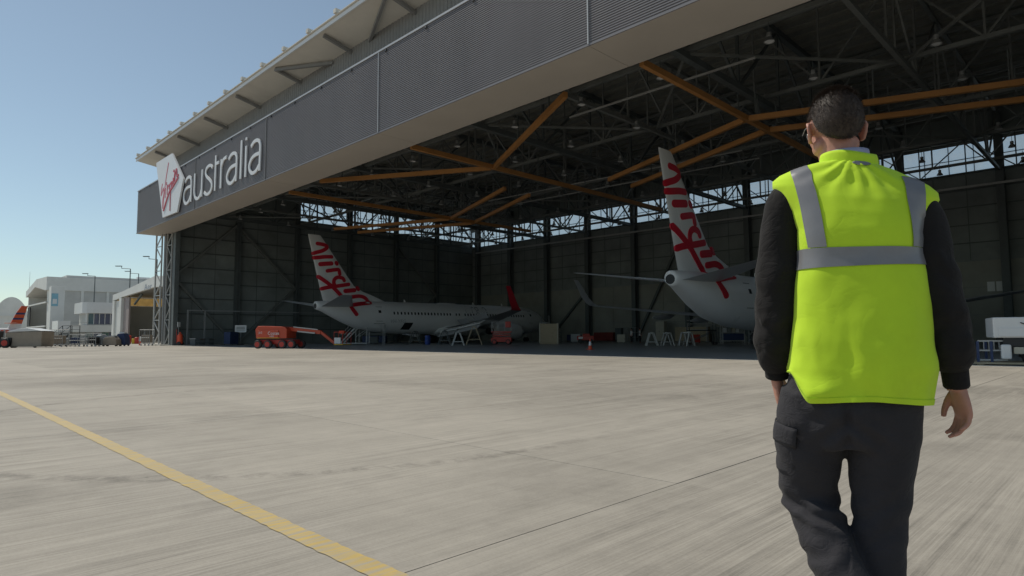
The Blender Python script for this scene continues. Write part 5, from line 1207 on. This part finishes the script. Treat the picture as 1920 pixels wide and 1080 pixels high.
# reflective tape: one band round the chest and two braces over the shoulders, a small logo on the neck
zb = [1.246+.056*k/7 for k in range(8)]
MB().loft([[vest3(t, z, .0035) for t in TH] for z in zb], caps=False).build('tape_band', m_tape, vest, 'all')
def back_theta(x, zp):
    xl, xr, yb_, yf_, n = vsec(zp); a = xr if x > 0 else -xl; q = min(.999, abs(x)/a); c = q**(n/2)
    return math.acos(max(-1, min(1, c if x > 0 else -c)))
for nm, zt, lo, hi in (('tape_brace', 1.562, (-.124, -.072), (-.168, -.112)), ('tape_brace', 1.540, (.150, .183), (.135, .190))):
    rows_ = []
    nz = 44
    for i in range(nz):
        zp = 1.304+(zt-1.304)*i/(nz-1); k = ((zp-1.304)/(zt-1.304)); k = k**1.3
        x0_, x1_ = lo[0]+(hi[0]-lo[0])*k, lo[1]+(hi[1]-lo[1])*k; xl, xr = vsec(zp)[:2]
        row = []
        for j in range(8):
            x = x0_+(x1_-x0_)*j/7; x = max(xl*.985, min(xr*.985, x)); row.append(vest3(-back_theta(x, zp), zp, .004))
        rows_.append(row)
    for i in range(16):                 # over the shoulder and down the front
        zp = zt-(zt-1.40)*i/15; xl, xr = vsec(zp)[:2]
        row = []
        for j in range(8):
            x = hi[0]+(hi[1]-hi[0])*j/7; x = max(xl*.985, min(xr*.985, x)); row.append(vest3(back_theta(x, zp), zp, .004))
        rows_.append(row)
    MB().loft(rows_, caps=False, closed=False).build(nm, m_tape, vest, 'all')
lg = MB(); pts = []
for k in range(16):
    t = 2*math.pi*k/16; x = .030+.024*math.cos(t); zp = 1.569+.0075*math.sin(t); zp = min(zp, 1.5805); pts.append(vest3(-back_theta(x, zp), zp, .0035))
lg.add(pts, [tuple(range(16))]); lg.build('logo_patch', m_tape, vest)
# --- sweater: sleeves with ribbed cuffs, and the body under the vest
def sleeve(P, rad, seed, cuffs):
    pts = spline(P, 10); n = len(pts); rr = [tuple(np.interp(i/(n-1), np.linspace(0, 1, len(rad)), [r[j] for r in rad]) for j in (0, 1)) for i in range(n)]
    mb = MB(); mb.tube(pts, rr, 40); me = realise(mb, [('SUBSURF', dict(levels=2, render_levels=2))])
    zlo = P[-1][2]
    def disp(p, n_):
        k = min(1, max(0, (p[2]-zlo-.01)/.05))
        along = p[2]*1.0
        f = .0042*math.sin(along*62+3.5*fbm((p[0]*2+seed, p[1]*2, along), 5)+seed)*math.exp(-((p[2]-zlo-.10)/.085)**2)
        f += .0035*math.sin((along+.4*p[0])*44+4*fbm((p[0]+seed, p[1], p[2]*.6), 8))*math.exp(-((p[2]-zlo-.29)/.07)**2)
        f += .006*fbm((p[0]+seed, p[1], p[2]*.6), 9, 3)
        return k*f
    return finish(me, 'sleeve', m_knit, man, disp=disp)
sleeve([(-.125, 0, 1.50), (-.180, 0, 1.475), (-.205, -.004, 1.36), (-.222, -.010, 1.17), (-.236, .012, 1.03), (-.238, .040, .965), (-.238, .054, .930)], [(.055, .060), (.062, .066), (.064, .070), (.064, .068), (.066, .066), (.060, .058), (.043, .043)], 1.3, True)
sleeve([(.120, 0, 1.445), (.168, 0, 1.415), (.192, -.004, 1.30), (.214, -.012, 1.14), (.236, .0, 1.02), (.243, .014, .965), (.247, .020, .940)], [(.055, .060), (.062, .066), (.064, .070), (.061, .066), (.058, .062), (.053, .054), (.036, .038)], 4.1, True)
for a, c, r in (((-.238, .054, .933), (-.239, .063, .900), .036), ((.247, .020, .948), (.252, .029, .886), .033)):
    a, c = Vector(a), Vector(c); cuff = MB(); ax = (c-a).normalized(); u_ = ax.orthogonal().normalized(); w_ = ax.cross(u_); rg = []
    for i in range(12):
        k = i/11; rg.append([a.lerp(c, k)+(u_*math.cos(t)+w_*math.sin(t))*(r*(1.04-.06*k)+(.0012 if q % 2 else 0)-(.004 if i == 11 else 0)) for q, t in enumerate(2*math.pi*q/48 for q in range(48))])
    cuff.loft(rg, caps=False).build('cuff', m_knit, man, 'all')
# --- trousers
t_ = MB()
t_.loft([[(cx+a*math.cos(t), cy+d*math.sin(t), z) for t in (2*math.pi*k/36 for k in range(36))] for z, a, d, cx, cy in ((.70, .130, .10, -.035, .0), (.76, .178, .118, -.036, -.005), (.82, .190, .128, -.034, -.008), (.88, .180, .125, -.030, -.005), (.98, .160, .115, -.02, 0), (1.02, .155, .11, -.015, 0))])
t_.tube(spline([(-.118, -.004, .86), (-.142, .006, .74), (-.156, .040, .59), (-.152, .048, .52), (-.108, -.025, .41), (-.054, -.105, .29), (-.020, -.19, .17)], 8), list(np.interp(np.linspace(0, 6, 49), range(7), [.108, .104, .089, .084, .074, .070, .072])), 36)
t_.tube(spline([(.058, -.004, .86), (.056, .010, .74), (.046, .026, .59), (.041, .020, .50), (.032, .006, .38), (.026, .0, .24), (.022, .0, .06)], 8), list(np.interp(np.linspace(0, 6, 49), range(7), [.110, .104, .084, .077, .071, .071, .080])), 36)
me = realise(t_, [('REMESH', dict(mode='VOXEL', voxel_size=0.0055)), ('SMOOTH', dict(factor=0.5, iterations=10))])
def tdisp(p, n_):
    x, y, z = p; left = x < -.045+.0*z
    f = .004*fbm((x, y, z), 8, 3)
    if left:
        kk = math.exp(-((z-.50)/.055)**2)
        f += .0075*kk*math.sin((z+.5*x+.35*y)*88+3.0*fbm((x, y, z), 7))*(1.0 if y < .06 else .4)
        f += .004*math.exp(-((z-.36)/.08)**2)*math.sin((z-.9*x)*55+4*fbm((x, y, z), 6))
        f += .005*math.exp(-((z-.72)/.07)**2)*math.sin((z+.6*x)*60+3*fbm((x, y, z), 6))
    else:
        f += .0028*math.exp(-((z-.50)/.12)**2)*math.sin((z-.7*x)*60+4*fbm((x, y, z+2), 6))
        f += .0035*math.exp(-((z-.25)/.1)**2)*math.sin((z+.8*x)*55+4*fbm((x, y, z), 6))
    f += .007*math.exp(-((z-.745)/.05)**2)*math.exp(-((x+.03)/.09)**2)*math.sin((z+abs(x+.035)*.9)*85)
    f -= .016*math.exp(-((x+.036)/.013)**2)*math.exp(-((z-.79)/.08)**2)*(1 if y < 0 else .5)
    return f
pants = finish(me, 'trousers', m_pants, man, disp=tdisp)
# pocket flap and welt on the left thigh
def thigh(th, z, off):
    cx = float(np.interp(z, [.52, .59, .74, .86], [-.152, -.156, -.142, -.118])); cy = float(np.interp(z, [.52, .59, .74, .86], [.048, .040, .006, -.004])); r = float(np.interp(z, [.52, .59, .74, .86], [.086, .090, .104, .108]))+off
    return Vector((cx+r*math.cos(th), cy+r*math.sin(th), z))
pk = MB(); rows_ = []
for i in range(10):
    z = .62+.105*i/9; rows_.append([thigh(math.pi*.98+math.pi*.40*j/11, z-.02*j/11, .000+.002*math.sin(i*1.1+j*.4)) for j in range(12)])
pk.loft(rows_, caps=False, closed=False); o = pk.build('cargo_pocket', m_pants, pants, 'all'); so = o.modifiers.new('thick', 'SOLIDIFY'); so.thickness = .003; so.offset = 0
pk = MB(); rows_ = []
for i in range(6):
    z = .715+.06*i/5; rows_.append([thigh(math.pi*.97+math.pi*.42*j/11, z-.02*j/11, .006-.004*i/5+.001*math.sin(j*.7)) for j in range(12)])
pk.loft(rows_, caps=False, closed=False); o = pk.build('pocket_flap', m_pants, pants, 'all'); so = o.modifiers.new('thick', 'SOLIDIFY'); so.thickness = .003; so.offset = 0
# boots
for (hx, hy, hz), pit in (((.022, .03, 0), 0), ((-.018, -.205, .10), R(-38))):
    bt = MB(); M3 = Matrix.Rotation(pit, 3, 'X')
    for z, a, d, cy in ((0, .048, .14, .03), (.03, .05, .145, .03), (.06, .045, .125, .02), (.09, .042, .085, -.015), (.13, .045, .062, -.04), (.17, .047, .06, -.042)):
        pass
    bt.loft([[M3 @ Vector((a*math.cos(t), cy+d*math.sin(t), z))+Vector((hx, hy, hz)) for t in (2*math.pi*k/24 for k in range(24))] for z, a, d, cy in ((0.0, .048, .14, .03), (.03, .05, .145, .03), (.06, .045, .125, .02), (.09, .042, .085, -.015), (.13, .045, .062, -.04), (.17, .047, .06, -.042))])
    bt.build('boot', m_boot, man, 'all')

# --- two workers far inside the hangar
def worker(loc, rz, label, shirt, arm):
    w = tag(empty('person', loc, rz), label, 'person', 'two workers far inside the hangar')
    b = MB()
    ellipsoid(b, (0, 0, 1.64), (.075, .095, .115), 14, 10); b.tube([(0, 0, 1.56), (0, 0, 1.45)], .055, 10)
    ellipsoid(b, (0, .1, 1.62), (.014, .02, .02), 8, 6)
    b.loft([[(a*math.cos(t), d*math.sin(t), z) for t in (2*math.pi*k/16 for k in range(16))] for z, a, d in ((.86, .16, .11), (1.0, .15, .11), (1.2, .17, .115), (1.38, .19, .11), (1.46, .1, .07))])
    for s in (-1, 1):
        b.tube([(s*.18, 0, 1.4), (s*.24, -.02, 1.12), (s*.23, .08*arm, .9), (s*.22, .1*arm, .80)], [.05, .042, .034, .03], 10)
        for f in range(4): b.tube([(s*.22, .1*arm-.02+.014*f, .80), (s*.22, .1*arm-.02+.016*f, .72)], .008, 6)
        b.tube([(s*.22, .1*arm+.03, .80), (s*.21, .1*arm+.06, .75)], .009, 6)
        b.tube([(s*.09, 0, .9), (s*.10, .02, .5), (s*.11, 0, .08)], [.085, .058, .04], 12); ellipsoid(b, (s*.11, .05, .04), (.045, .13, .04), 10, 6)
    finish(realise(b, [('REMESH', dict(mode='VOXEL', voxel_size=0.012)), ('SMOOTH', dict(factor=.5, iterations=3))]), 'body', m_skin, w)
    MB().loft([[(a*math.cos(t), d*math.sin(t), z) for t in (2*math.pi*k/20 for k in range(20))] for z, a, d in ((.84, .185, .13), (1.0, .175, .13), (1.2, .19, .13), (1.38, .215, .125), (1.455, .11, .08), (1.47, .07, .065))]).build('shirt', shirt, w, 'all')
    for s in (-1, 1): MB().tube([(s*.17, 0, 1.42), (s*.215, -.005, 1.28), (s*.235, -.018, 1.15)], [.062, .06, .057], 12).build('sleeve', shirt, w, 'all')
    tr = MB(); tr.loft([[(a*math.cos(t), d*math.sin(t), z) for t in (2*math.pi*k/16 for k in range(16))] for z, a, d in ((.72, .15, .11), (.83, .17, .125), (.9, .165, .12))])
    for s in (-1, 1): tr.tube([(s*.085, 0, .86), (s*.10, .02, .5), (s*.11, 0, .09)], [.1, .078, .07], 12)
    finish(realise(tr, [('REMESH', dict(mode='VOXEL', voxel_size=0.014)), ('SMOOTH', dict(factor=.5, iterations=3))]), 'trousers', m_pants, w)
    hr = MB(); ellipsoid(hr, (0, -.012, 1.672), (.080, .095, .095), 14, 10); hr.build('hair', m_hair, w, 'all')
worker((-44.9, 65.6, 0), R(150), 'person in white shirt far inside the hangar, left of the pair', m_white, 1)
worker((-43.0, 64.6, 0), R(-60), 'person in pale shirt far inside the hangar, right of the pair', m_white, 2.2)
